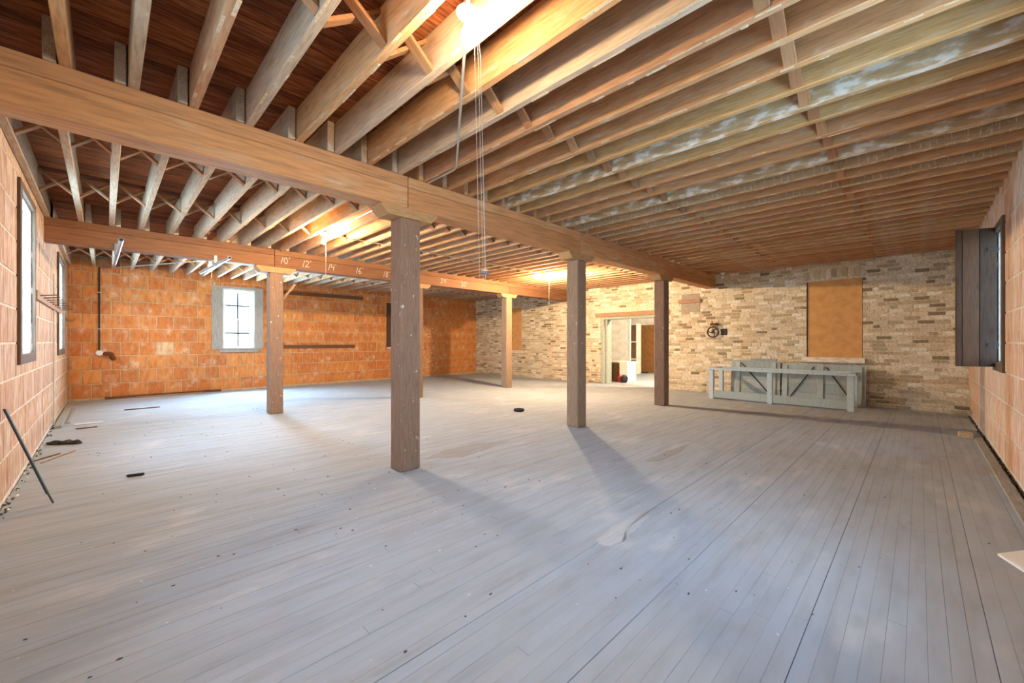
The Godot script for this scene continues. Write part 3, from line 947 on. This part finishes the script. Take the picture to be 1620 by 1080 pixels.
func build_back_room() -> void:
	var a0 := BRICK + 0.41
	var f := struct("floor_back_room", "worn floor of the pale room beyond the doorway")
	var b := 2.0
	while b < 9.3:
		part("floor_board", box_mesh(a0, 16.0, -0.02, 0.0, b, b + 0.148, 0.001), M.floor[rng.randi() % 5], f)
		b += 0.15
	part("slab", box_mesh(a0, 16.3, -0.3, -0.021, 1.7, 9.5), M.subfloor, f)
	var c := struct("ceiling_back_room", "plain ceiling of the room beyond the doorway")
	part("slab", box_mesh(a0, 16.3, 2.75, 2.95, 1.7, 9.5), M.cream, c)
	var w := struct("wall_far", "cream boarded partition at the end of the back room")
	part("slab", box_mesh(16.0, 16.3, 0, 2.75, 1.7, 9.5), M.cream, w)
	for k in 5:
		part("cover_strip", box_mesh(15.985, 16.0, 0, 2.75, 5.4 + 0.75 * k, 5.46 + 0.75 * k, 0.002), M.cream, w)
	w = struct("wall_side", "cream side wall of the back room")
	part("slab", box_mesh(a0, 16.0, 0, 2.75, 9.3, 9.5), M.cream, w)
	part("slab", box_mesh(a0, 16.0, 0, 2.75, 1.7, 2.0), M.cream, w)
	# white panel screen, shelf unit, plywood door, low cupboard, red blower
	var s := thing("panel_screen", "tall cream painted panel standing inside the back room by the door frame", "panel", P(13.2, 0, 8.0))
	part("board", box_mesh(0, 0.04, 0.0, 2.3, -0.75, 0.35, 0.004), M.cream, s)
	part("batten", box_mesh(-0.015, 0.0, 0.0, 2.3, -0.75, -0.69, 0.003), M.cream, s)
	s = thing("shelf_unit", "pale open shelf unit between the cream panel and plywood door", "shelf", P(14.6, 0, 8.05))
	for r in [[-0.30, -0.27], [0.16, 0.20]]:
		part("upright", box_mesh(0, 0.35, 0, 1.95, r[0], r[1], 0.003), M.cream, s)
	for y in [0.55, 1.23, 1.92]:
		part("shelf", box_mesh(0.0, 0.35, y, y + 0.05, -0.27, 0.16, 0.003), M.cream, s)
	part("backing", box_mesh(0.34, 0.355, 0.0, 1.95, -0.27, 0.16), M.rail_z, s)
	s = thing("plywood_door", "brown plywood door with dark edge in the back room", "door", P(15.4, 0, 7.68))
	part("leaf", box_mesh(0, 0.045, 0.03, 1.93, -0.42, 0.42, 0.003), M.plywood, s)
	part("edge_strip", box_mesh(-0.01, 0.05, 0.03, 1.93, 0.42, 0.47, 0.003), M.old_wood, s)
	part("stop_block", box_mesh(-0.10, 0.0, 0.0, 0.045, 0.0, 0.40, 0.003), M.black, s)
	s = thing("low_cupboard", "low brown cupboard with cream end just inside the doorway", "cupboard", P(11.45, 0, 6.75))
	part("body", box_mesh(0.02, 0.55, 0.0, 0.60, -0.08, 0.32, 0.004), M.old_wood, s)
	part("front_panel", box_mesh(0.0, 0.02, 0.02, 0.60, -0.06, 0.10, 0.003), M.plywood, s)
	part("top", box_mesh(-0.03, 0.58, 0.60, 0.635, -0.36, 0.34, 0.004), M.cream, s)
	part("end_panel", box_mesh(0.0, 0.56, 0.0, 0.60, -0.35, -0.08, 0.003), M.cream, s)
	s = thing("floor_blower", "small red and black blower lying on the floor inside the doorway", "blower", P(11.28, 0.125, 6.45))
	var bs := Basis(Vector3(0.94, 0, 0.34).normalized(), -PI / 2)
	var st := mb()
	lathe(st, [[0.0, 0.0], [0.05, 0.0], [0.055, 0.03], [0.09, 0.03], [0.12, 0.05], [0.122, 0.11], [0.11, 0.13], [0.0, 0.13]], Vector3.ZERO, 24, bs)
	part("red_housing", st.commit(), M.red, s)
	st = mb()
	lathe(st, [[0.0, -0.135], [0.06, -0.13], [0.10, -0.11], [0.105, -0.03], [0.10, 0.0], [0.0, 0.0]], Vector3.ZERO, 20, bs)
	for k in 3:
		lathe(st, [[0.10, -0.10 + 0.03 * k], [0.118, -0.095 + 0.03 * k], [0.118, -0.088 + 0.03 * k], [0.10, -0.083 + 0.03 * k]], Vector3.ZERO, 20, bs)
	part("motor", st.commit(), M.rubber, s)
	lamp("ceiling_lamp", "added unseen bulb that lights the back room", P(11.7, 2.74, 3.9), 8.5, 0.0, 0.0, Color(1.0, 0.95, 0.86))  # added lamp out of view, put in to light the back room

# ------------------------------------------------------------------ things on and before the brick wall
func build_brick_wall_things() -> void:
	for h in [[HOLE_BRICK[0], "large tan hardboard sheet closing the arched window above the bench", 0.055], [HOLE_BRICK[1], "narrow tan hardboard sheet closing the arched window near the corner", 0.04]]:
		var r: Array = h[0]
		var st := mb()
		var n := 14
		for i in n:
			var f0 := float(i) / n
			var f1 := float(i + 1) / n
			var u0 := lerpf(r[0] + 0.012, r[1] - 0.012, f0)
			var u1 := lerpf(r[0] + 0.012, r[1] - 0.012, f1)
			var t0: float = r[3] - 0.004 + h[2] * (1 - pow(2 * f0 - 1, 2.0))
			var t1: float = r[3] - 0.004 + h[2] * (1 - pow(2 * f1 - 1, 2.0))
			var z0 := wall_xf("brick", u0, r[2], -0.03).origin
			var z1 := wall_xf("brick", u1, r[2], -0.03).origin
			var dx := Vector3(0.012, 0, 0)
			var up0 := Vector3(0, minf(t0, r[3] + 0.03) - r[2], 0)
			var up1 := Vector3(0, minf(t1, r[3] + 0.03) - r[2], 0)
			quad(st, z0, z1, z1 + up1, z0 + up0, Vector3(-1, 0, 0))
			quad(st, z0 + dx, z1 + dx, z1 + up1 + dx, z0 + up0 + dx, Vector3(1, 0, 0))
			quad(st, z0 + up0, z1 + up1, z1 + up1 + dx, z0 + up0 + dx, Vector3(0, 1, 0))
		lone("hardboard_sheet", st.commit(), M.hardboard, h[1], "board")
	# dark backing of the two openings so that no daylight leaks round the sheets
	var bk := struct("light_block_1", "added backing that keeps daylight out behind the boarded windows")
	for r in HOLE_BRICK:
		part("filling", wmesh("brick", r[0], r[1], r[2], r[3], -0.32, -0.12), M.cement, bk)
	lone("window_sill", wmesh("brick", 0.748, 1.775, 0.836, 0.944, -0.05, 0.075, 0.006), M.sill, "pale stone sill under the large tan boarded window", "sill")
	lone("window_sill", wmesh("brick", 10.06, 10.84, 0.85, 0.94, -0.05, 0.04, 0.006), M.sill, "pale stone sill under the narrow boarded window near the corner", "sill")
	# cement patch with a wooden rail
	var t := thing("cement_patch", "grey cement patch on the brick wall right of the girder end", "patch", P(BRICK, 2.02, 4.13))
	t.set_meta("label", "square grey cement patch high on the brick wall beside the flecked post")
	part("plaster", wmesh_local(-0.23, 0.23, 0.0, 0.46, -0.004, 0.014), M.cement, t)
	lone("wall_rail", wmesh("brick", 3.87, 4.43, 2.25, 2.34, 0.008, 0.06, 0.006), M.rail_z, "short brown wooden rail fixed across the cement patch", "rail")
	# cast-iron wheel on the wall
	t = thing("valve_wheel", "dark iron hand wheel with curved spokes mounted on the brick wall", "wheel", P(BRICK - 0.09, 1.50, 3.56))
	var st := mb()
	var ring := []
	for k in 28:
		ring.append(Vector3(0, cos(TAU * k / 28) * 0.125, sin(TAU * k / 28) * 0.125))
	tube(st, ring, 0.016, 8, true)
	part("rim", st.commit(), M.iron, t)
	for k in 3:
		st = mb()
		var pts := []
		for i in 7:
			var f := i / 6.0
			var an := TAU * k / 3.0 + f * 0.9
			pts.append(Vector3(0, cos(an), sin(an)) * (0.02 + 0.10 * f))
		tube(st, pts, 0.011, 6)
		part("spoke", st.commit(), M.iron, t)
	st = mb()
	lathe(st, [[0, -0.03], [0.03, -0.03], [0.03, 0.03], [0, 0.03]], Vector3.ZERO, 14, Basis(Vector3(0, 0, 1), PI / 2))
	tube(st, [Vector3(0, 0, 0), Vector3(0.09, 0, 0)], 0.015, 8)
	part("hub", st.commit(), M.iron, t)
	st = mb()
	cbox(st, Vector3(0.02, 0.19, 0.02), Vector3(0.06, 0.025, 0.075), 0.006)
	tube(st, [Vector3(0.0, 0.19, -0.02), Vector3(0.0, 0.27, -0.02)], 0.012, 6)
	part("bracket", st.commit(), M.rust, t)
	lone("iron_plate", wmesh("brick", 3.27, 3.40, 1.42, 1.58, 0.0, 0.02, 0.004), M.iron, "small dark iron plate on the brick wall beside the hand wheel", "plate")
	# white porcelain lampholder without a bulb, at the brick wall
	t = thing("lampholder", "white porcelain lampholder without glow under the last joists by the brick wall", "lampholder", P(10.28, JOIST, 3.27))
	st = mb()
	lathe(st, [[0.0, -0.045], [0.026, -0.045], [0.03, -0.03], [0.055, -0.012], [0.06, 0.0]], Vector3.ZERO, 20)
	part("base", st.commit(), M.porcelain, t)
	st = mb()
	lathe(st, [[0.0, -0.145], [0.018, -0.14], [0.03, -0.115], [0.028, -0.09], [0.014, -0.06], [0.013, -0.045]], Vector3.ZERO, 16)
	part("dead_bulb", st.commit(), M.porcelain, t)
	workbench()

func wmesh_local(b0: float, b1: float, y0: float, y1: float, n0: float, n1: float) -> ArrayMesh:
	var st := mb()
	cbox(st, Vector3(-(n0 + n1) / 2, (y0 + y1) / 2, -(b0 + b1) / 2), Vector3(n1 - n0, y1 - y0, b1 - b0) / 2, 0.004)
	return st.commit()

func workbench() -> void:
	# local: x towards the brick wall, -z along it
	var t := thing("workbench_frame", "pale blue-grey open timber bench frame standing on the floor before the brick wall", "bench", P(9.55, 0, 0.83))
	var l := 2.50
	for r in [[0.0, 0.0, 0.10], [0.0, 1.275, 0.09], [0.0, l - 0.10, 0.10], [0.62, l - 0.10, 0.09], [0.62, 0.0, 0.09]]:
		part("leg", lbox(r[0], r[0] + 0.07, 0, 0.64, r[1], r[1] + r[2], 0.004), M.bench, t)
	part("top_rail", lbox(-0.02, 0.07, 0.64, 0.69, -0.03, l + 0.02, 0.004), M.bench, t)
	part("top_rail", lbox(0.60, 0.69, 0.64, 0.69, -0.03, l + 0.02, 0.004), M.bench, t)
	part("end_rail", lbox(0.07, 0.60, 0.645, 0.685, l - 0.09, l, 0.004), M.bench, t)
	part("end_rail", lbox(0.07, 0.60, 0.645, 0.685, 0.0, 0.09, 0.004), M.bench, t)
	part("bottom_board", lbox(0.01, 0.035, 0.03, 0.19, 0.10, l - 0.10, 0.003), M.bench_panel[0], t)
	part("end_board", lbox(0.07, 0.62, 0.03, 0.10, l - 0.06, l - 0.03, 0.003), M.bench_panel[1], t)
	# two old ledged doors lying on their long edge behind the frame
	for k in 2:
		var b0: float = [0.72, 2.13][k]
		var len: float = [1.37, 0.98][k]
		var p := thing("ledged_door", ["long grey-green plank door resting on its edge behind the bench frame", "shorter grey-green plank door resting on its edge behind the bench frame, nearest the doorway"][k], "door", P(10.32, 0.004, b0), 0.0)
		p.rotation.z = -0.08
		var h: float = [0.80, 0.84][k]
		for i in 4:
			part("plank", lbox(0.0, 0.022, i * h / 4 + 0.001, (i + 1) * h / 4 - 0.001, 0.0, len, 0.003), M.bench_panel[(i + k) % 3], p)
		for f in ([0.04, 0.48, 0.93] if k == 0 else [0.08, 0.80]):
			part("ledge", lbox(-0.022, 0.0, 0.03, h - 0.03, f * len, f * len + 0.10, 0.003), M.bench_panel[2], p)
		var brace_shadows: Array = [[0.14, 0.45, 1], [0.60, 0.91, -1]] if k == 0 else [[0.16, 0.78, 1]]
		for br in brace_shadows:  # dark bars drawn for the shadow lines along the brace edges
			var st := mb()
			var y0: float = 0.06 if br[2] > 0 else h - 0.06
			bar(st, Vector3(-0.011, y0, -br[0] * len), Vector3(-0.011, h - y0, -br[1] * len), 0.026, 0.014, Vector3(1, 0, 0), 0.002)
			part("brace_shadow_bar", st.commit(), M.iron, p)
	lone("timber_offcut", box_mesh(10.37, 10.43, 0.843, 0.88, 2.2, 2.7, 0.003), M.grey_wood, "grey timber offcut lying on top of the plank doors behind the bench", "timber")

func lbox(x0: float, x1: float, y0: float, y1: float, b0: float, b1: float, v: float) -> ArrayMesh:
	return box_mesh(x0, x1, y0, y1, b0, b1, v)

# ------------------------------------------------------------------ things on the tile walls and girders
func build_wall_things() -> void:
	lone("wall_batten", wmesh("back", 3.52, 5.85, 2.60, 2.70, -0.002, 0.06, 0.005), M.brown_rail, "upper dark brown batten across the orange tile wall", "batten")
	lone("wall_batten", wmesh("back", 3.35, 5.58, 1.075, 1.17, -0.002, 0.06, 0.005), M.brown_rail, "lower dark brown batten across the orange tile wall", "batten")
	# wooden arm on the post by the window
	var st := mb()
	bar(st, P(2.245, 2.02, 8.09), P(2.42, 2.30, 7.93), 0.06, 0.035, Vector3(0, 0, 1), 0.003)
	lone("wooden_arm", st.commit(), M.rail_z, "short slanting wooden arm nailed to the post beside the small paned window", "arm")
	# peg rail
	var t := thing("peg_rail", "wooden rail of long pegs between the two tall windows", "rail", P(LEFT, 1.745, 6.93))
	st = mb()
	cbox(st, Vector3(0.014, 0.05, -1.80), Vector3(0.016, 0.05, 1.80), 0.004)
	part("board", st.commit(), M.rail_z, t)
	for k in 9:
		st = mb()
		var z := -0.25 - 0.39 * k
		tube(st, [Vector3(0.02, 0.055, z), Vector3(0.17, 0.075, z - 0.02)], 0.007, 6)
		part("peg", st.commit(), M.old_wood, t)
	t = thing("curved_bracket", "curled wooden bracket on the tile wall beyond the far tall window", "bracket", P(LEFT, 1.72, 12.0))
	st = mb()
	var pts := []
	for i in 9:
		var an := PI * i / 8.0
		pts.append(Vector3(0.07 - 0.07 * cos(an), 0.03 - 0.06 * sin(an), 0))
	tube(st, pts, 0.016, 8)
	part("arm", st.commit(), M.rail_z, t)
	lone("white_conduit", wmesh("left", 9.34, 9.37, 0.0, 2.3, 0.0, 0.02, 0.004), M.white_paint, "thin white vertical strip on the pale tile wall before the far tall window", "conduit")
	# electric pipe down the orange wall, round box and rusty fitting
	t = thing("wall_pipe", "grey vertical electric pipe down the orange tile wall", "pipe", P(-0.087, 1.04, BACK))
	st = mb()
	tube(st, [Vector3(0, 0.0, 0.03), Vector3(0, 1.85, 0.03)], 0.014, 10)
	part("pipe", st.commit(), M.iron, t)
	for y in [0.5, 1.3]:
		st = mb()
		cbox(st, Vector3(0, y, 0.022), Vector3(0.035, 0.012, 0.024), 0.003)
		part("clip", st.commit(), M.conduit, t)
	st = mb()
	lathe(st, [[0.0, 0.055], [0.05, 0.05], [0.065, 0.03], [0.065, 0.0]], P(-0.087, 1.02, BACK), 20, Basis(Vector3(1, 0, 0), PI / 2))
	lone("junction_box", st.commit(), M.porcelain, "round white box at the foot of the pipe on the orange wall", "box")
	st = mb()
	for k in 7:
		lump(st, P(0.0 + 0.028 * k - (0.03 if k > 4 else 0.0), 1.0 - 0.035 * maxi(k - 3, 0), BACK - 0.05), Vector3(0.045, 0.045, 0.04), 30 + k)
	lone("rusty_fitting", st.commit(), M.rust, "clump of rusty iron fitting beside the round white box on the orange wall", "fitting")
	# two steel pipes hung under the second girder
	for r in [[P(0.14, 2.505, 6.85), P(0.105, 2.50, 9.02), "steel pipe hung under the second girder, nearest the tall-window wall"], [P(1.30, 2.505, 7.18), P(1.20, 2.50, 9.08), "steel pipe hung under the second girder before the small paned window"]]:
		t = thing("steel_pipe", r[2], "pipe", r[0], 0.0, "pipes hung under the second girder")
		st = mb()
		var d: Vector3 = r[1] - r[0]
		tube(st, [Vector3.ZERO, d], 0.024, 16)
		part("pipe", st.commit(), M.steel, t)
		st = mb()
		lathe(st, [[0.0, 0.0], [0.019, 0.0]], -d.normalized() * 0.0015, 14, Basis(Quaternion(Vector3.UP, -d.normalized())))
		part("bore_shade_disc", st.commit(), M.black, t)  # black disc over the closed end, painted as the shade inside the pipe
		st = mb()
		var f: float = (G2 - 0.012 + r[0].z) / -d.z
		var c: Vector3 = d * f
		cbox(st, c + Vector3(-0.005, 0.06, -0.001), Vector3(0.022, 0.085, 0.004), 0.001)
		tube(st, [c + Vector3(-0.028, 0, 0), c + Vector3(0, -0.03, 0), c + Vector3(0.028, 0, 0)], 0.006, 6)
		part("strap", st.commit(), M.steel, t)

func lump(st: SurfaceTool, c: Vector3, r: Vector3, seed_: int) -> void:
	var rr := RandomNumberGenerator.new()
	rr.seed = seed_
	var rows := 5
	var cols := 8
	var p := []
	for i in rows + 1:
		var ring := []
		for k in cols:
			var j := rr.randf_range(0.75, 1.2)
			var th := PI * i / rows
			var ph := TAU * k / cols
			ring.append(c + Vector3(sin(th) * cos(ph), cos(th), sin(th) * sin(ph)) * r * (1.0 if i == 0 or i == rows else j))
		p.append(ring)
	for i in rows:
		for k in cols:
			var n := (k + 1) % cols
			var out: Vector3 = (p[i][k] + p[i + 1][n]) / 2 - c
			tri(st, p[i][k], p[i][n], p[i + 1][n], out)
			tri(st, p[i][k], p[i + 1][n], p[i + 1][k], out)

# ------------------------------------------------------------------ lamps and conduit
func lamp(called: String, label: String, top: Vector3, energy: float, cord_len: float, cord_dx: float, glow := WARM) -> void:
	var t := thing(called, label, "lamp", top, 0.0, "bare bulbs under the joists")
	var st := mb()
	lathe(st, [[0.0, -0.030], [0.022, -0.030], [0.026, -0.022], [0.050, -0.014], [0.055, -0.005], [0.055, 0.0], [0.0, 0.0]], Vector3.ZERO, 24)
	part("base", st.commit(), M.porcelain, t)
	st = mb()
	lathe(st, [[0.0, -0.052], [0.019, -0.052], [0.020, -0.030]], Vector3.ZERO, 16)
	part("socket", st.commit(), M.porcelain, t)
	st = mb()
	lathe(st, [[0.0, -0.158], [0.012, -0.156], [0.024, -0.148], [0.031, -0.132], [0.032, -0.118], [0.028, -0.098], [0.019, -0.074], [0.015, -0.052]], Vector3.ZERO, 20)
	part("light_bulb", st.commit(), M.bulb, t)
	if cord_len > 0.0:
		st = mb()
		tube(st, [Vector3(0.026, -0.024, 0), Vector3(0.028, -0.16, 0.0), Vector3(0.028 + cord_dx, -cord_len, 0)], 0.0025, 5)
		part("pull_cord", st.commit(), M.cord, t)
	var l := OmniLight3D.new()
	l.name = "bulb_light"
	l.light_energy = energy
	l.light_color = glow
	l.light_size = 0.03
	l.omni_range = 40.0
	l.omni_attenuation = 2.0
	l.shadow_enabled = true
	l.position = Vector3(0, -0.118, 0)
	t.add_child(l)

func build_lamps() -> void:
	lamp("ceiling_lamp", "glowing bare bulb in white porcelain holder hanging before the front girder", P(1.24, 2.865, 1.545), 0.62, 0.0, 0.0)
	lamp("ceiling_lamp", "glowing bare bulb between the girders, above the chalked numbers", P(2.30, 2.865, 6.25), 2.8, 0.62, 0.0)
	lamp("ceiling_lamp", "glowing bare bulb between the girders, near the doorway posts", P(7.50, 2.865, 6.27), 9.0, 0.80, 0.0)
	lamp("ceiling_lamp", "small glowing bare bulb beyond the second girder, before the orange wall", P(1.46, 2.865, 9.85), 1.4, 0.35, 0.0)
	# cords under the first bulb: three strands with a metal toggle
	var t := thing("pull_cord", "long pull cords with a metal toggle hanging from the bulb before the girder", "cord", P(1.265, 2.84, 1.52))
	for k in 3:
		var st := mb()
		var off: Vector3 = [Vector3(0.0, 0, 0.0), Vector3(0.012, 0, 0.012), Vector3(0.02, 0, 0.02)][k]
		var len: float = [1.27, 1.27, 1.27][k]
		tube(st, [off * 0.3, Vector3(0.0, -0.20, 0.0) + off, off + Vector3(0.017, -len, 0.017)], [0.0009, 0.0008, 0.0016][k], 5)
		part("strand", st.commit(), M.cord if k != 2 else M.conduit, t)
	var st := mb()
	for k in 2:
		lathe(st, [[0.0, -0.013], [0.011, -0.011], [0.013, 0.0], [0.011, 0.011], [0.0, 0.013]], Vector3(0.030 + 0.010 * k, -1.235, 0.030 + 0.010 * k), 12, Basis(Vector3(1, 0, -1).normalized(), PI / 2))
	part("toggle", st.commit(), M.steel, t)
	# conduit runs
	conduit([P(0.6, 2.868, 0.65), P(1.24, 2.868, 1.545), P(2.27, 2.868, 2.99), P(2.30, 2.868, 3.06), P(2.305, 2.868, 3.50)], 0.009, "bent metal conduit running from the bulb holder to the front girder")
	conduit([P(2.31, 2.868, 3.80), P(2.30, 2.868, 6.25), P(4.4, 2.868, 6.22), P(7.5, 2.868, 6.27), P(8.7, 2.868, 6.30)], 0.009, "thin straight metal conduit under the joists joining the two bulbs between girders")
	conduit([P(2.24, 2.868, 6.30), P(2.20, 2.868, 7.95)], 0.008, "short metal conduit from the bulb above chalked numbers to the second girder")
	conduit([P(-0.05, 2.868, BACK - 0.04), P(0.05, 2.868, BACK - 0.12), P(1.46, 2.868, 9.85)], 0.008, "thin metal conduit from the orange wall pipe to the small bulb")

func conduit(pts: Array, r: float, label: String) -> void:
	var st := mb()
	tube(st, pts, r, 8)
	lone("metal_conduit", st.commit(), M.conduit, label, "conduit")

# ------------------------------------------------------------------ things on the floor
func build_floor_things() -> void:
	# plank along the right wall and brick at its end
	lone("loose_plank", box_mesh(3.2, 8.1, 0.0, 0.024, -0.578, -0.505, 0.003), M.grey_wood_x, "long grey loose plank on the floor along the pinkish tile wall", "plank")
	lone("loose_brick", box_mesh(7.96, 8.16, 0.0, 0.065, -0.50, -0.37, 0.006), M.brick[3], "single loose brick on the floor at the end of the long plank", "brick")
	# white sheet at the edge
	var st := mb()
	var q := [P(3.75, 0.0, -0.33), P(3.50, 0.0, -0.44), P(3.45, 0.0, -0.495), P(3.96, 0.0, -0.495)]
	var up := Vector3(0, 0.012, 0)
	quad(st, q[0] + up, q[1] + up, q[2] + up * 2, q[3] + up * 2, Vector3.UP)
	quad(st, q[0], q[1], q[2], q[3], Vector3.DOWN)
	for i in 4:
		var n := (i + 1) % 4
		quad(st, q[i], q[n], q[n] + up * (2 if n > 1 else 1), q[i] + up * (2 if i > 1 else 1), (q[i] + q[n]) / 2 - P(3.66, 0, -0.43))
	lone("white_board", st.commit(), M.paper, "flat white board scrap on the floor beside the long plank", "board")
	# black ring
	st = mb()
	var ring := []
	for k in 24:
		ring.append(P(5.35 + cos(TAU * k / 24) * 0.075, 0.024, 5.17 + sin(TAU * k / 24) * 0.075))
	tube(st, ring, 0.023, 10, true)
	lone("rubber_ring", st.commit(), M.rubber, "dark rubber ring lying alone on the floor in mid-room", "ring")
	st = mb()
	bar(st, P(0.145, 0.012, 5.25), P(0.265, 0.012, 5.215), 0.028, 0.022, Vector3(0, 0, 1), 0.006)
	lone("dark_stick", st.commit(), M.rubber, "short dark stick alone on the open floor before the tall windows", "stick")
	# dark cloth
	st = mb()
	for k in 9:
		lump(st, P(-0.47 + 0.028 * k, 0.014, 7.58 - 0.02 * k + 0.02 * (k % 2)), Vector3(0.05, 0.018 + 0.008 * (k % 3), 0.07), 60 + k)
	lone("dark_rag", st.commit(), M.cloth, "crumpled dark rag on the floor by the pale tile wall", "rag")
	st = mb()
	bar(st, P(-0.545, 0.008, 6.60), P(-0.36, 0.006, 6.87), 0.016, 0.012, Vector3(0, 0, 1), 0.002)
	lone("thin_lath", st.commit(), M.old_wood, "shorter thin dark lath on the floor near the dark rag", "lath")
	st = mb()
	bar(st, P(-0.47, 0.006, 6.46), P(-0.245, 0.006, 6.92), 0.014, 0.010, Vector3(0, 0, 1), 0.002)
	lone("thin_lath", st.commit(), M.rail_z, "longer thin brown lath on the floor near the dark rag", "lath")
	# leaning dark bar
	var t := thing("leaning_bar", "dark flat bar leaning against the pale tile wall near the camera", "bar", P(-0.285, 0, 4.79))
	st = mb()
	bar(st, Vector3(-0.03, 0.085, -0.01), Vector3(-0.252, 0.76, -0.10), 0.046, 0.014, Vector3(0, 0, 1), 0.003)
	part("shaft", st.commit(), M.slate, t)
	st = mb()
	bar(st, Vector3(0.0, 0.007, 0.0), Vector3(-0.034, 0.10, -0.012), 0.022, 0.010, Vector3(0, 0, 1), 0.003)
	part("bent_foot", st.commit(), M.slate, t)
	t.set_meta("label", "dark flat bar with bent foot leaning against the pale tile wall")
	# scraps near the corner
	lone("white_strip", box_mesh(-0.33, -0.02, 0.0, 0.012, 9.02, 9.11, 0.002), M.paper, "white strip of board on the floor before the far tall window", "strip")
	lone("wood_scrap", box_mesh(-0.30, -0.08, 0.0, 0.014, 8.60, 8.64, 0.002), M.old_wood, "thin brown wood scrap on the floor beside the white strip", "scrap")
	lone("wood_scrap", box_mesh(0.25, 0.75, 0.0, 0.016, 10.35, 10.40, 0.002), M.old_wood, "long dark wood scrap on the floor toward the orange wall", "scrap")
	lone("corner_plank", box_mesh(-0.53, -0.45, 0.0, 0.03, 8.9, 11.6, 0.003), M.grey_wood_x, "grey plank lying along the foot of the pale tile wall near the corner", "plank")
	lone("corner_plank", box_mesh(-0.42, -0.375, 0.0, 0.02, 9.3, 11.2, 0.003), M.grey_wood_x, "narrower grey plank lying second from the foot of the pale tile wall", "plank")
	lone("red_lath", box_mesh(0.0, 2.1, 0.0, 0.05, BACK - 0.07, BACK - 0.03, 0.003), M.brown_rail, "reddish brown lath lying at the foot of the orange tile wall", "lath")
	lone("pale_lath", box_mesh(0.5, 1.7, 0.0, 0.03, BACK - 0.20, BACK - 0.15, 0.003), M.rail_z, "pale brown lath on the floor just before the reddish lath", "lath")
	# small rubble and chips
	var dark := mb()
	var pale := mb()
	var r2 := RandomNumberGenerator.new()
	r2.seed = 21
	for k in 420:
		var a: float
		var b: float
		if k < 150:
			a = r2.randf_range(0.2, 5.0)
			b = r2.randf_range(0.0, 4.0)
		elif k < 300:
			a = r2.randf_range(-0.5, 2.2)
			b = r2.randf_range(2.2, 9.0)
		else:
			a = r2.randf_range(0.5, 8.5)
			b = r2.randf_range(-0.5, 5.0)
		var s := r2.randf_range(0.002, 0.006)
		lump(dark if r2.randf() < 0.62 else pale, P(a, s * 0.3, b), Vector3(s * r2.randf_range(0.8, 2.2), s * 0.5, s), k)
	for k in 110:
		var b := r2.randf_range(4.2, 9.5)
		lump(dark if k % 3 else pale, P(LEFT + r2.randf_range(0.0, 0.05), 0.006, b), Vector3(0.007, 0.006, 0.012) * r2.randf_range(0.5, 1.5), 900 + k)
		lump(dark, P(r2.randf_range(3.5, 10.3), 0.006, RIGHT + r2.randf_range(0.0, 0.035)), Vector3(0.014, 0.008, 0.009) * r2.randf_range(0.5, 1.5), 1200 + k)
	var o := lone("floor_crumbs", dark.commit(), M.crumb, "dark crumbs and dirt scattered over the grey floor", "crumbs")
	o.set_meta("kind", "stuff")
	o = lone("plaster_chips", pale.commit(), M.paper, "tiny pale plaster chips scattered over the grey floor", "chips")
	o.set_meta("kind", "stuff")
